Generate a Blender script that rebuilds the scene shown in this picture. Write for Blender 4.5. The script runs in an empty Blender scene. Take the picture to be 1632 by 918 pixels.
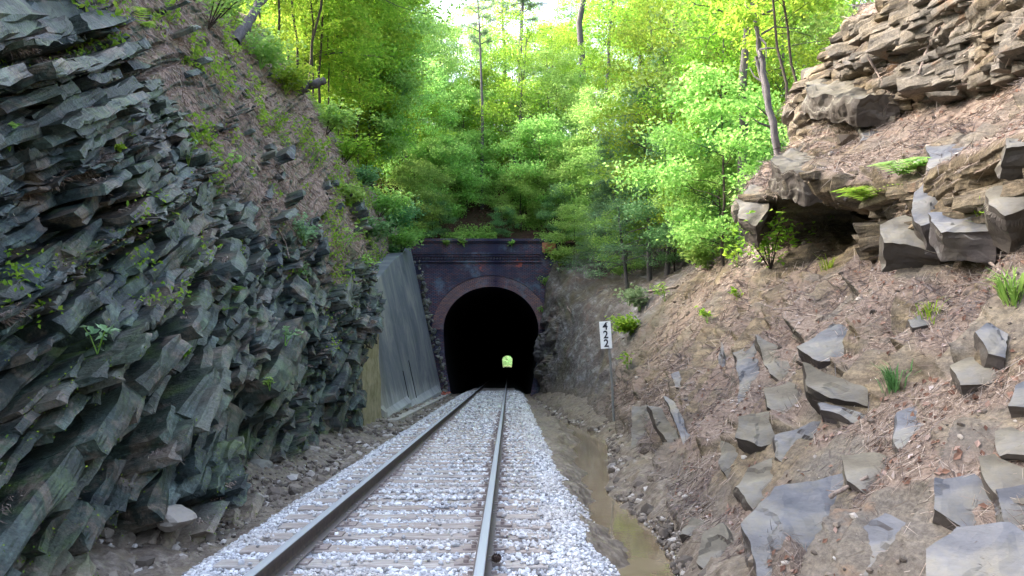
import bpy, bmesh, math, random
import numpy as np
from mathutils import Vector
from mathutils.bvhtree import BVHTree
random.seed(7)
RS = np.random.RandomState(7)
sc = bpy.context.scene
COL = sc.collection
R = math.radians

# ------------------------------------------------------------------ camera
CAM_Z = 1.37
PITCH, YAW = R(5.44), R(-0.2)
cd = bpy.data.cameras.new('camera'); cam = bpy.data.objects.new('camera', cd); COL.objects.link(cam)
cd.lens = 28.0; cd.sensor_width = 36.0; cd.clip_start = 0.05; cd.clip_end = 3000
cam.location = (0, 0, CAM_Z); cam.rotation_euler = (R(90) + PITCH, 0, YAW)
sc.camera = cam
# ------------------------------------------------------------------ world and sun
w = bpy.data.worlds.new('World'); sc.world = w; w.use_nodes = True
wn = w.node_tree.nodes; wl = w.node_tree.links
sky = wn.new('ShaderNodeTexSky'); sky.sky_type = 'NISHITA'; sky.sun_disc = False
SUN_EL, SUN_AZ = R(33), R(284)        # azimuth clockwise from +Y
sky.sun_elevation = SUN_EL; sky.sun_rotation = SUN_AZ
sky.air_density = 1.0; sky.dust_density = 8.0; sky.ozone_density = 1.0
_hs = wn.new('ShaderNodeHueSaturation'); _hs.inputs['Saturation'].default_value = .85
wl.new(sky.outputs[0], _hs.inputs['Color']); wl.new(_hs.outputs[0], wn['Background'].inputs[0]); wn['Background'].inputs[1].default_value = 0.15
sd = bpy.data.lights.new('sun', 'SUN'); sun = bpy.data.objects.new('sun', sd); COL.objects.link(sun)
sd.energy = 2.4; sd.angle = R(22); sd.color = (1.0, 0.95, 0.86)
_d = Vector((math.sin(SUN_AZ) * math.cos(SUN_EL), math.cos(SUN_AZ) * math.cos(SUN_EL), math.sin(SUN_EL)))
sun.rotation_euler = _d.to_track_quat('Z', 'Y').to_euler()
sun.location = _d * 60
sc.view_settings.view_transform = 'Standard'; sc.view_settings.look = 'None'
sc.view_settings.exposure = 3.35; sc.view_settings.gamma = 1.0
sc.render.engine = 'CYCLES'
sc.cycles.max_bounces = 6; sc.cycles.transparent_max_bounces = 4

# ------------------------------------------------------------------ pixel helper (1632x918 photograph)
FPX = 28.0 / 36.0 * 1632
from mathutils import Euler
_M = Euler((R(90) + PITCH, 0, YAW)).to_matrix()
def ray(px, py):
    return (_M @ Vector(((px - 816) / FPX, (459 - py) / FPX, -1.0)))
def at(px, py, Y):
    d = ray(px, py); return Vector((0, 0, CAM_Z)) + d * (Y / d.y)

# ------------------------------------------------------------------ numpy noise
def _h(a, b, c, s=0):
    a = a.astype(np.int64); b = b.astype(np.int64); c = c.astype(np.int64)
    n = (a * 73856093) ^ (b * 19349663) ^ (c * 83492791) ^ (s * 2654435761)
    n = (n ^ (n >> 13)) * 1274126177
    n = n & 0x7fffffff
    n = (n ^ (n >> 15)) * 668265263 & 0x7fffffff
    return (n & 0xffffff) / float(0xffffff)
def vn(x, y, z, s=0):
    xi, yi, zi = np.floor(x), np.floor(y), np.floor(z)
    fx, fy, fz = x - xi, y - yi, z - zi
    fx, fy, fz = [f * f * (3 - 2 * f) for f in (fx, fy, fz)]
    r = 0
    for dx in (0, 1):
        for dy in (0, 1):
            for dz in (0, 1):
                wgt = (fx if dx else 1 - fx) * (fy if dy else 1 - fy) * (fz if dz else 1 - fz)
                r = r + wgt * _h(xi + dx, yi + dy, zi + dz, s)
    return r * 2 - 1
def fbm(x, y, z, o=4, s=0):
    r, a, f = 0, .5, 1.0
    for k in range(o):
        r = r + a * vn(x * f, y * f, z * f, s + k); a *= .5; f *= 2.03
    return r
def sstep(a, b, x):
    t = np.clip((x - a) / (b - a), 0, 1); return t * t * (3 - 2 * t)

# ------------------------------------------------------------------ object helpers
def mesh_np(name, V, F, mats=None, parent=None, smooth=False, attrs=None, mi=None):
    me = bpy.data.meshes.new(name)
    V = np.asarray(V, np.float32).reshape(-1, 3); F = np.asarray(F, np.int32)
    n, k = F.shape
    me.vertices.add(len(V)); me.vertices.foreach_set('co', V.ravel())
    me.loops.add(n * k); me.loops.foreach_set('vertex_index', F.ravel())
    me.polygons.add(n); me.polygons.foreach_set('loop_start', np.arange(0, n * k, k, dtype=np.int32))
    try: me.polygons.foreach_set('loop_total', np.full(n, k, dtype=np.int32))
    except Exception: pass
    if mats is not None:
        for m in (mats if isinstance(mats, (list, tuple)) else [mats]): me.materials.append(m)
    if mi is not None: me.polygons.foreach_set('material_index', np.asarray(mi, np.int32))
    me.polygons.foreach_set('use_smooth', np.full(n, bool(smooth)))
    me.update(calc_edges=True)
    if attrs:
        for an, av in attrs.items():
            at_ = me.attributes.new(an, 'FLOAT', 'POINT'); at_.data.foreach_set('value', np.asarray(av, np.float32).ravel())
    o = bpy.data.objects.new(name, me); COL.objects.link(o)
    if parent is not None: o.parent = parent
    return o
def bm_obj(name, bm, mat, parent=None, smooth=False):
    me = bpy.data.meshes.new(name); bm.to_mesh(me); bm.free()
    for m in (mat if isinstance(mat, (list, tuple)) else [mat]): me.materials.append(m)
    if smooth:
        for p in me.polygons: p.use_smooth = True
    o = bpy.data.objects.new(name, me); COL.objects.link(o)
    if parent is not None: o.parent = parent
    return o
def tag(o, label=None, cat=None, group=None, kind=None):
    if label: o['label'] = label
    if cat: o['category'] = cat
    if group: o['group'] = group
    if kind: o['kind'] = kind
    return o
def thing(name, label, cat, loc=(0, 0, 0), rz=0, group=None):
    o = bpy.data.objects.new(name, None); COL.objects.link(o); o.empty_display_size = .2
    o.location = loc; o.rotation_euler = (0, 0, rz)
    return tag(o, label, cat, group)
def copy_tree(o, parent=None):
    c = o.copy(); COL.objects.link(c)
    if parent is not None: c.parent = parent
    for ch in list(o.children): copy_tree(ch, c)
    return c
class MB:
    def __init__(s): s.V = []; s.F = []; s.n = 0
    def add(s, V, F):
        V = np.asarray(V, float).reshape(-1, 3); F = np.asarray(F, int)
        s.V.append(V); s.F.append(F + s.n); s.n += len(V)
    def box(s, c, d, rot=None):
        x, y, z = [k / 2 for k in d]
        V = np.array([[-x,-y,-z],[x,-y,-z],[x,y,-z],[-x,y,-z],[-x,-y,z],[x,-y,z],[x,y,z],[-x,y,z]], float)
        if rot is not None: V = V @ np.array(rot).T
        s.add(V + np.array(c), [[0,3,2,1],[4,5,6,7],[0,1,5,4],[1,2,6,5],[2,3,7,6],[3,0,4,7]])
    def tube(s, P, r, n=6):
        P = np.asarray(P, float); r = np.broadcast_to(np.asarray(r, float), (len(P),))
        T = np.gradient(P, axis=0); T /= np.linalg.norm(T, axis=1)[:, None] + 1e-9
        ref = np.array([0.0, 0, 1]) if abs(T[:, 2]).mean() < .8 else np.array([1.0, 0, 0])
        A = np.cross(T, ref); A /= np.linalg.norm(A, axis=1)[:, None] + 1e-9; B = np.cross(T, A)
        a = np.arange(n) / n * 2 * np.pi
        V = P[:, None] + r[:, None, None] * (np.cos(a)[None, :, None] * A[:, None] + np.sin(a)[None, :, None] * B[:, None])
        m = len(P); i = np.arange(m - 1)[:, None] * n; j = np.arange(n)[None]
        k = (j + 1) % n
        F = np.stack([i + j, i + n + j, i + n + k, i + k], -1).reshape(-1, 4)
        V = V.reshape(-1, 3)
        s.add(V, F)
    def build(s, name, mat, parent=None, smooth=False):
        return mesh_np(name, np.concatenate(s.V), np.concatenate(s.F), mat, parent, smooth)

# ------------------------------------------------------------------ material helpers
class NT:
    def __init__(s, name, rough=.85, spec=.3):
        s.m = bpy.data.materials.new(name); s.m.use_nodes = True
        s.n = s.m.node_tree.nodes; s.l = s.m.node_tree.links
        s.b = s.n['Principled BSDF']; s.b.inputs['Roughness'].default_value = rough
        s.b.inputs['Specular IOR Level'].default_value = spec
        s.tc = s.n.new('ShaderNodeTexCoord')
    def link(s, a, b): s.l.new(a, b)
    def mapping(s, scale=(1, 1, 1), rot=(0, 0, 0), src=None):
        m = s.n.new('ShaderNodeMapping'); m.inputs['Scale'].default_value = scale; m.inputs['Rotation'].default_value = rot
        s.link(src or s.tc.outputs['Object'], m.inputs[0]); return m.outputs[0]
    def noise(s, scale, detail=5, rough=.6, vec=None, dist=0.0):
        t = s.n.new('ShaderNodeTexNoise'); t.inputs['Scale'].default_value = scale
        t.inputs['Detail'].default_value = detail; t.inputs['Roughness'].default_value = rough
        t.inputs['Distortion'].default_value = dist
        s.link(vec or s.tc.outputs['Object'], t.inputs['Vector']); return t.outputs['Fac']
    def ramp(s, fac, stops):
        r = s.n.new('ShaderNodeValToRGB'); cr = r.color_ramp
        while len(cr.elements) < len(stops): cr.elements.new(.5)
        for e, (p, c) in zip(cr.elements, stops):
            e.position = p; e.color = (c, c, c, 1) if isinstance(c, (int, float)) else (*c, 1)
        s.link(fac, r.inputs[0]); return r.outputs[0]
    def mix(s, f, a, b, mode='MIX'):
        m = s.n.new('ShaderNodeMix'); m.data_type = 'RGBA'; m.blend_type = mode
        for i, v in ((0, f), (6, a), (7, b)):
            if isinstance(v, (int, float)): m.inputs[i].default_value = v if i == 0 else (v, v, v, 1)
            elif isinstance(v, tuple): m.inputs[i].default_value = (*v, 1)
            else: s.link(v, m.inputs[i])
        return m.outputs[2]
    def math(s, op, a, b=0.0):
        m = s.n.new('ShaderNodeMath'); m.operation = op
        for i, v in ((0, a), (1, b)):
            if isinstance(v, (int, float)): m.inputs[i].default_value = v
            else: s.link(v, m.inputs[i])
        return m.outputs[0]
    def attr(s, name):
        a = s.n.new('ShaderNodeAttribute'); a.attribute_name = name; return a.outputs['Fac']
    def geo(s, out): 
        g = s.n.new('ShaderNodeNewGeometry'); return g.outputs[out]
    def sep(s, v):
        x = s.n.new('ShaderNodeSeparateXYZ'); s.link(v, x.inputs[0]); return x.outputs
    def bump(s, h, strength=.5, dist=.02):
        b = s.n.new('ShaderNodeBump'); b.inputs['Strength'].default_value = strength; b.inputs['Distance'].default_value = dist
        s.link(h, b.inputs['Height']); s.link(b.outputs[0], s.b.inputs['Normal'])
    def col(s, c):
        if isinstance(c, tuple): s.b.inputs['Base Color'].default_value = (*c, 1)
        else: s.link(c, s.b.inputs['Base Color'])
        return s.m

def mat_cliff_left():
    t = NT('dark_shale', .62, .45)
    big = t.noise(.55, 4); mid = t.noise(2.6, 6, .65); fine = t.noise(14, 5, .7)
    c = t.ramp(mid, [(.36, (.004, .006, .008)), (.48, (.012, .021, .022)), (.58, (.034, .052, .050)), (.70, (.12, .155, .145))])
    c = t.mix(t.ramp(big, [(.45, 0.), (.62, .55)]), c, (.045, .058, .030))
    isl = t.geo('Random Per Island')
    c = t.mix(1.0, c, t.ramp(isl, [(0, .62), (.5, 1.0), (.97, 1.45), (1, 1.0)]), 'MULTIPLY')
    c = t.mix(t.ramp(isl, [(.86, 0.), (.88, .35)]), c, (.11, .10, .085))
    sp_ = t.ramp(t.noise(34, 3, .8), [(.35, .55), (.65, 1.45)]); c = t.mix(1.0, c, sp_, 'MULTIPLY')
    moss = t.math('MULTIPLY', t.ramp(t.noise(1.3, 6, .7), [(.52, 0.), (.64, 1.)]), t.ramp(t.sep(t.geo('Normal'))[2], [(.35, .15), (.7, 1.)]))
    c = t.mix(t.math('MULTIPLY', moss, .85), c, (.055, .085, .018))
    tan = t.ramp(t.noise(1.5, 7, .75, dist=.6), [(.52, 0.), (.62, .75)])
    c = t.mix(tan, c, t.ramp(t.noise(26, 4, .8), [(.35, (.07, .05, .038)), (.6, (.19, .145, .11))]))
    straw = t.ramp(t.noise(20, 4, .8, vec=t.mapping((1, 1, .3))), [(.3, (.08, .05, .042)), (.52, (.24, .165, .13)), (.7, (.40, .31, .24))])  # straw colour raised to offset the shade on this side
    green = t.ramp(t.noise(1.7, 5, .7), [(.50, 0.), (.62, .8)])
    straw = t.mix(green, straw, (.09, .105, .035))
    c = t.mix(t.attr('straw'), c, straw)
    c = t.mix(t.attr('dirt'), c, t.ramp(fine, [(.3, (.10, .07, .05)), (.7, (.30, .24, .18))]))
    t.bump(t.math('ADD', t.math('MULTIPLY', mid, 1.0), t.math('MULTIPLY', fine, .5)), .8, .06)
    t.link(t.ramp(t.attr('straw'), [(0, .5), (1, .95)]), t.b.inputs['Roughness'])
    return t.col(c)
def mat_cliff_right():
    t = NT('sandstone_bank', .85, .25)
    big = t.noise(.6, 4); mid = t.noise(3.0, 6, .65); fine = t.noise(16, 5, .7)
    strat = t.noise(3.2, 6, .7, vec=t.mapping((.4, .4, 3.0)))
    c = t.ramp(strat, [(.3, (.034, .026, .019)), (.48, (.10, .078, .052)), (.62, (.175, .138, .088)), (.8, (.27, .22, .15))])
    c = t.mix(t.ramp(big, [(.45, 0.), (.6, .6)]), c, (.11, .105, .10))
    c = t.mix(1.0, c, t.ramp(t.geo('Random Per Island'), [(0, .65), (.5, 1.0), (.97, 1.4), (1, 1.0)]), 'MULTIPLY')
    c = t.mix(1.0, c, t.ramp(t.noise(30, 3, .8), [(.35, .65), (.65, 1.35)]), 'MULTIPLY')
    c = t.mix(t.ramp(t.noise(1.2, 5, .7), [(.60, 0.), (.72, .6)]), c, (.24, .12, .05))
    # smooth greyish bedrock by the portal with diagonal pale streaks
    strk = t.noise(1.5, 6, .7, vec=t.mapping((2.2, .45, 1.8), (R(18), R(-24), R(35))), dist=.4)
    bed = t.ramp(strk, [(.28, (.032, .027, .028)), (.44, (.07, .062, .062)), (.55, (.105, .10, .102)), (.64, (.20, .20, .22)), (.8, (.10, .095, .07))])
    bed = t.mix(t.ramp(t.noise(.5, 4), [(.5, 0.), (.64, .8)]), bed, (.085, .075, .048))
    bed = t.mix(t.ramp(t.noise(.8, 5, .7, dist=.5), [(.55, 0.), (.66, .7)]), bed, (.10, .062, .05))
    c = t.mix(t.attr('bed'), c, bed)
    straw = t.ramp(t.noise(30, 5, .85, vec=t.mapping((1, .6, 1))), [(.3, (.065, .048, .042)), (.5, (.18, .138, .113)), (.7, (.31, .25, .205))])
    straw = t.mix(t.ramp(t.noise(1.1, 5, .7), [(.42, .0), (.66, .75)]), straw, (.15, .105, .082))
    c = t.mix(t.attr('straw'), c, straw)
    c = t.mix(t.attr('dirt'), c, t.ramp(fine, [(.3, (.055, .042, .034)), (.7, (.20, .17, .14))]))
    t.bump(t.math('ADD', mid, t.math('MULTIPLY', fine, .6)), .6, .04)
    return t.col(c)
def mat_slab(kind):
    t = NT('slab_' + kind, .6 if kind == 'slate' else .8, .4)
    oi = t.n.new('ShaderNodeObjectInfo')
    mid = t.noise(2.2, 6, .7, vec=t.mapping((.6, .6, 2.2))); fine = t.noise(22, 4, .7)
    if kind == 'slate': st = [(.3, (.038, .04, .048)), (.5, (.08, .083, .095)), (.65, (.12, .122, .132)), (.8, (.19, .185, .17))]
    else: st = [(.3, (.055, .047, .036)), (.5, (.11, .098, .075)), (.65, (.155, .14, .105)), (.8, (.24, .215, .17))]
    c = t.ramp(mid, st)
    c = t.mix(t.ramp(t.noise(1.6, 5, .7), [(.5, 0.), (.68, .6)]), c, (.17, .15, .095) if kind == 'slate' else (.115, .118, .13))
    c = t.mix(t.ramp(t.sep(t.geo('Normal'))[2], [(.05, .75), (.4, 0.)]), c, (.045, .034, .03))   # darker brown on steep and overhanging faces
    hsv = t.n.new('ShaderNodeHueSaturation'); t.link(c, hsv.inputs['Color'])
    t.link(t.math('ADD', t.math('MULTIPLY', oi.outputs['Random'], .4), .85), hsv.inputs['Value'])
    t.bump(t.math('ADD', mid, t.math('MULTIPLY', fine, .3)), .45, .03)
    return t.col(hsv.outputs[0])
def mat_island(name, stops, rough=.9, spec=.2, bump=None, translucent=0.0, objvar=.0, alt=None):
    t = NT(name, rough, spec)
    rnd = t.geo('Random Per Island')
    c = t.ramp(rnd, stops)
    if alt:   # patches across space
        c = t.mix(t.ramp(t.noise(alt[0], 3), [(.45, 0.), (.6, alt[2])]), c, alt[1])
    if objvar:
        oi = t.n.new('ShaderNodeObjectInfo'); hsv = t.n.new('ShaderNodeHueSaturation'); t.link(c, hsv.inputs['Color'])
        t.link(t.math('ADD', t.math('MULTIPLY', oi.outputs['Random'], objvar), 1 - objvar / 2), hsv.inputs['Value'])
        t.link(t.math('ADD', t.math('MULTIPLY', oi.outputs['Random'], .04), .48), hsv.inputs['Hue'])
        c = hsv.outputs[0]
    if bump: t.bump(t.noise(bump, 4), .5, .01)
    t.col(c)
    if translucent:
        tr = t.n.new('ShaderNodeBsdfTranslucent'); mx = t.n.new('ShaderNodeMixShader'); out = t.n['Material Output']
        g = t.n.new('ShaderNodeGamma'); g.inputs[1].default_value = .75; t.link(c, g.inputs[0])
        t.link(g.outputs[0], tr.inputs[0]); mx.inputs[0].default_value = translucent
        t.link(t.b.outputs[0], mx.inputs[1]); t.link(tr.outputs[0], mx.inputs[2]); t.link(mx.outputs[0], out.inputs[0])
    return t.m
def mat_simple(name, c1, c2, scale=8, rough=.8, spec=.3, metal=0, bump=.3, vec=None, dist=.02):
    t = NT(name, rough, spec); n = t.noise(scale, 6, .7, vec=t.mapping(vec) if vec else None)
    t.b.inputs['Metallic'].default_value = metal
    t.bump(n, bump, dist)
    return t.col(t.ramp(n, [(.3, c1), (.7, c2)]))

M = {}
M['cliffL'] = mat_cliff_left(); M['cliffR'] = mat_cliff_right()
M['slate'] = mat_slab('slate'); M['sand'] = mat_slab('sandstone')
M['needles'] = mat_island('pine_needles', [(0, (.06, .045, .042)), (.3, (.18, .135, .11)), (.7, (.30, .235, .19)), (.9, (.46, .39, .33)), (1, (.15, .145, .155))], alt=(1.1, (.085, .075, .085), .6))
M['litter'] = mat_island('dead_leaves', [(0, (.08, .04, .03)), (.5, (.18, .10, .07)), (.85, (.28, .20, .17)), (1, (.42, .38, .37))])
M['ballast'] = mat_island('ballast_stone', [(0, (.16, .155, .16)), (.12, (.33, .33, .345)), (.6, (.53, .53, .55)), (1, (.74, .74, .74))], .85, .3, alt=(.9, (.42, .38, .345), .55))
M['rubble'] = mat_island('rubble_stone', [(0, (.06, .05, .042)), (.4, (.13, .105, .085)), (.8, (.22, .185, .15)), (1, (.40, .37, .34))], .8, .3, bump=12)
M['boulder'] = mat_island('boulder_stone', [(0, (.08, .085, .08)), (1, (.2, .19, .16))], .8, .3, bump=9)
M['leafY'] = mat_island('leaf_yellow_green', [(0, (.11, .25, .015)), (.6, (.19, .36, .02)), (1, (.32, .46, .04))], .6, .3, translucent=.55, objvar=.35)
M['leafG'] = mat_island('leaf_green', [(0, (.13, .29, .05)), (.6, (.24, .43, .075)), (1, (.37, .56, .13))], .6, .3, translucent=.55, objvar=.35)
M['leafB'] = mat_island('leaf_deep_green', [(0, (.06, .17, .05)), (.6, (.11, .27, .08)), (1, (.20, .36, .14))], .6, .3, translucent=.4, objvar=.35)
M['leafP'] = mat_island('leaf_pale', [(0, (.12, .22, .10)), (.6, (.2, .32, .14)), (1, (.30, .42, .22))], .5, .4, translucent=.4, objvar=.2)
M['hemlock'] = mat_island('hemlock_needles', [(0, (.07, .17, .075)), (.6, (.13, .26, .11)), (1, (.20, .34, .16))], .7, .2, translucent=.3, objvar=.3)
M['pine'] = mat_island('pine_foliage', [(0, (.09, .16, .08)), (1, (.18, .28, .14))], .7, .2, translucent=.3)
M['barkG'] = mat_simple('grey_bark', (.05, .046, .052), (.14, .128, .13), 9, .9, .1, vec=(3, 3, .6))
M['barkD'] = mat_simple('dark_bark', (.022, .018, .016), (.075, .06, .05), 9, .9, .1, vec=(3, 3, .6))
M['deadwood'] = mat_simple('dead_wood', (.12, .09, .08), (.30, .25, .22), 9, .9, .1, vec=(3, 3, .6))

# ------------------------------------------------------------------ lofted cut walls
def loft(stations, weights, cY=.0034, y0=2.6, y1=46.0):
    ys = [y0]
    while ys[-1] < y1: ys.append(ys[-1] + max(.012, cY * ys[-1]))
    ys = np.array(ys); ys[-1] = y1
    SY = np.array([s[0] for s in stations]); SP = np.array([s[1] for s in stations], float)
    npt = SP.shape[1]
    prof = np.zeros((len(ys), npt, 2))
    for k in range(npt):
        for c in range(2): prof[:, k, c] = np.interp(ys, SY, SP[:, k, c])
    us = np.concatenate([np.linspace(k, k + 1, weights[k], endpoint=False) for k in range(npt - 1)] + [np.array([npt - 1.0])])
    k = np.minimum(us.astype(int), npt - 2); f = us - k
    fs = f
    X = prof[:, k, 0] * (1 - fs) + prof[:, k + 1, 0] * fs
    Z = prof[:, k, 1] * (1 - fs) + prof[:, k + 1, 1] * fs
    # soften the knees of the profile a little
    for _ in range(10):
        X[:, 1:-1] = (X[:, :-2] + 2 * X[:, 1:-1] + X[:, 2:]) / 4; Z[:, 1:-1] = (Z[:, :-2] + 2 * Z[:, 1:-1] + Z[:, 2:]) / 4
    Y = np.repeat(ys[:, None], len(us), 1)
    return np.stack([X, Y, Z], -1), us
def normals(P, flip):
    a = np.gradient(P, axis=0); b = np.gradient(P, axis=1); n = np.cross(a, b) * flip
    return n / (np.linalg.norm(n, axis=2)[..., None] + 1e-9)
def grid_faces(ny, nv, flip):
    i = np.arange(ny - 1)[:, None] * nv; j = np.arange(nv - 1)[None]
    a = i + j; F = np.stack([a, a + nv, a + nv + 1, a + 1], -1).reshape(-1, 4)
    return F[:, ::-1] if flip < 0 else F
def blocks(t, s, h, L, seed, shear=.4, edge=0.0):
    i = np.floor(t / h); f = t / h - i
    off = _h(i, i * 0 + 3, i * 0, seed) * 7
    q = (s + off + shear * h * f) / L
    # uneven block lengths
    q = q + .35 * np.sin(q * 2.1 + off) 
    j = np.floor(q); g = q - j
    return _h(i, j, i * 0, seed + 1), f, g

# left cliff
LST = [
 (2.6, [(-3.35,-.9),(-3.7,.3),(-4.35,2.4),(-4.9,4.6),(-5.7,7.0),(-6.8,9.4),(-8.4,11.4),(-11.5,13.4),(-20,18),(-70,30)]),
 (14., [(-3.4,-.9),(-3.75,.3),(-4.3,2.4),(-4.85,4.6),(-5.7,7.0),(-6.8,9.4),(-8.4,11.4),(-11.5,13.4),(-20,18),(-70,30)]),
 (19., [(-3.8,-.9),(-4.0,.5),(-4.1,2.4),(-4.6,4.4),(-5.7,7.0),(-6.9,9.4),(-8.5,11.4),(-11.5,13.2),(-20,18),(-70,30)]),
 (22.5,[(-5.0,-.9),(-5.0,.9),(-4.05,2.6),(-4.2,4.6),(-5.1,7.3),(-6.2,9.5),(-7.6,11.4),(-11.5,12.8),(-20,18),(-70,30)]),
 (26., [(-5.0,-.9),(-5.0,.8),(-4.9,2.8),(-4.9,4.8),(-5.4,7.4),(-6.2,9.3),(-7.4,11.2),(-11.5,12.4),(-20,18),(-70,30)]),
 (34., [(-5.4,-.9),(-5.4,.8),(-5.6,3.4),(-5.75,5.4),(-6.0,7.4),(-6.5,9.2),(-7.5,10.9),(-11.5,12.0),(-20,18),(-70,30)]),
 (46., [(-6.0,-.9),(-6.1,.8),(-6.2,4.0),(-6.2,7.3),(-6.4,8.8),(-6.9,9.9),(-8.0,11.0),(-11.5,12.4),(-20,18),(-70,30)]),
]
LP, LU = loft(LST, [50, 100, 110, 100, 90, 60, 36, 14, 10], .0027)
LN = normals(LP, 1)
if LN[..., 0].mean() < 0: LN = -LN; LF = -1
else: LF = 1
x, y, z = LP[..., 0], LP[..., 1], LP[..., 2]
wv = fbm(x * .35, y * .35, z * .35, 3, 5)
wf = fbm(x * 1.6, y * 1.6, z * 1.6, 3, 9)
t = z - .50 * y + wv * .28 + wf * .05 + .14 * x
t = t + .16 * np.sin(t * 1.9)
s = y * .89 + z * .45 + wf * .18
zb = np.interp(y, [2.6, 9, 13, 17, 22, 30, 46], [7.5, 6.2, 4.5, 3.4, 2.9, 3.4, 4.6])
straw0 = sstep(-1.2, 1.2, z - zb + 2.6 * fbm(x * .45, y * .55 + z * .3, z * .35, 4, 31))
straw0 = np.maximum(straw0, sstep(8.6, 10.2, z))
r1, f1, g1 = blocks(t, s, .95, 3.4, 11, .9); r2, f2, g2 = blocks(t + 3, s + wf * .15, .33, 1.15, 21, 1.1); r3, f3, g3 = blocks(t + 7, s + wf * .1, .12, .42, 41, 1.2)
r4, f4, g4 = blocks(t + 9, s, .05, .17, 47, 1.2)
env = .55 + .6 * sstep(-.3, .4, fbm(x * .3, y * .3, z * .3, 2, 77))
d = (r1 * .62 - .25 + (1 - f1) * .24) * env
d += (r2 * .36 - .15 + (1 - f2) * .17) * env
d += (r3 * .11 - .04 + (1 - f3) * .04) + (r4 - .5) * .02
hb_ = 2.3; ib = np.floor((t + .7) / hb_); fb = (t + .7) / hb_ - ib
gate = sstep(-.10, .22, fbm(s * .22 + ib * 7.3, ib * 3.1, s * 0, 3, 91))
d += gate * (.42 * np.exp(-((fb - .02) / .16) ** 2) * (fb > 0) - .75 * sstep(.90, .97, fb))
d -= .46 * (f1 > .84) * (r1 < .66) + .24 * (f2 > .78) * (r2 < .55) + .12 * (g2 < .07) + .035 * (g3 < .1)
amp = 1 - .80 * straw0
d = d * amp * sstep(-.9, .5, z + .3) + .10 * fbm(x * 1.1, y * 1.1, z * 1.1, 3, 51) + .018 * fbm(x * 9, y * 9, z * 9, 3, 61)
d *= 1 - .8 * sstep(11, 13, z)
def along(d, Y, Z, slope, taps=((-3, 1), (-2, 2), (-1, 3), (0, 3), (1, 3), (2, 2), (3, 1))):
    # average the relief along the bedding so bed edges run clean
    ny_, nv_ = d.shape; dz = np.gradient(Z, axis=1); dz = np.where(np.abs(dz) < .004, .004, dz); J = np.arange(nv_)[None] + np.zeros((ny_, 1)); acc = 0; ws = 0
    for o_, w_ in taps:
        ii = np.clip(np.arange(ny_) + o_, 0, ny_ - 1); dy = (Y[ii, :1] - Y[:, :1]); jf = np.clip(J + np.clip(slope * dy / dz, -6, 6), 0, nv_ - 1.001)
        j0 = jf.astype(int); fr = jf - j0; row = np.repeat(ii[:, None], nv_, 1)
        acc = acc + w_ * (d[row, j0] * (1 - fr) + d[row, j0 + 1] * fr); ws += w_
    return acc / ws
d = along(d, y, z, .50, ((-1, 1), (0, 2), (1, 1)))
blk = (1 - straw0) * sstep(30, 26, y) * sstep(-.75, -.4, z)
d = d * (1 - .55 * blk) - .44 * blk
LPD = LP + LN * d[..., None]
LPD[..., 2] -= (.12 * (d > .2) * (1 - f1))
ND = normals(LPD, 1) * LF
strawL = straw0 * sstep(.05, .45, ND[..., 2] + .25 * fbm(x * 3, y * 3, z * 3, 3, 71))
strawL = np.maximum(strawL, .75 * sstep(.55, .8, ND[..., 2]) * (fbm(x * .9, y * .9, z * .9, 3, 73) > .08) * sstep(1.5, 3, z))
dirtL = sstep(.0, -.35, z + .5 * fbm(x * 1.2, y * 1.2, z * 1.2, 3, 81))
ny, nv = LPD.shape[:2]
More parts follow.
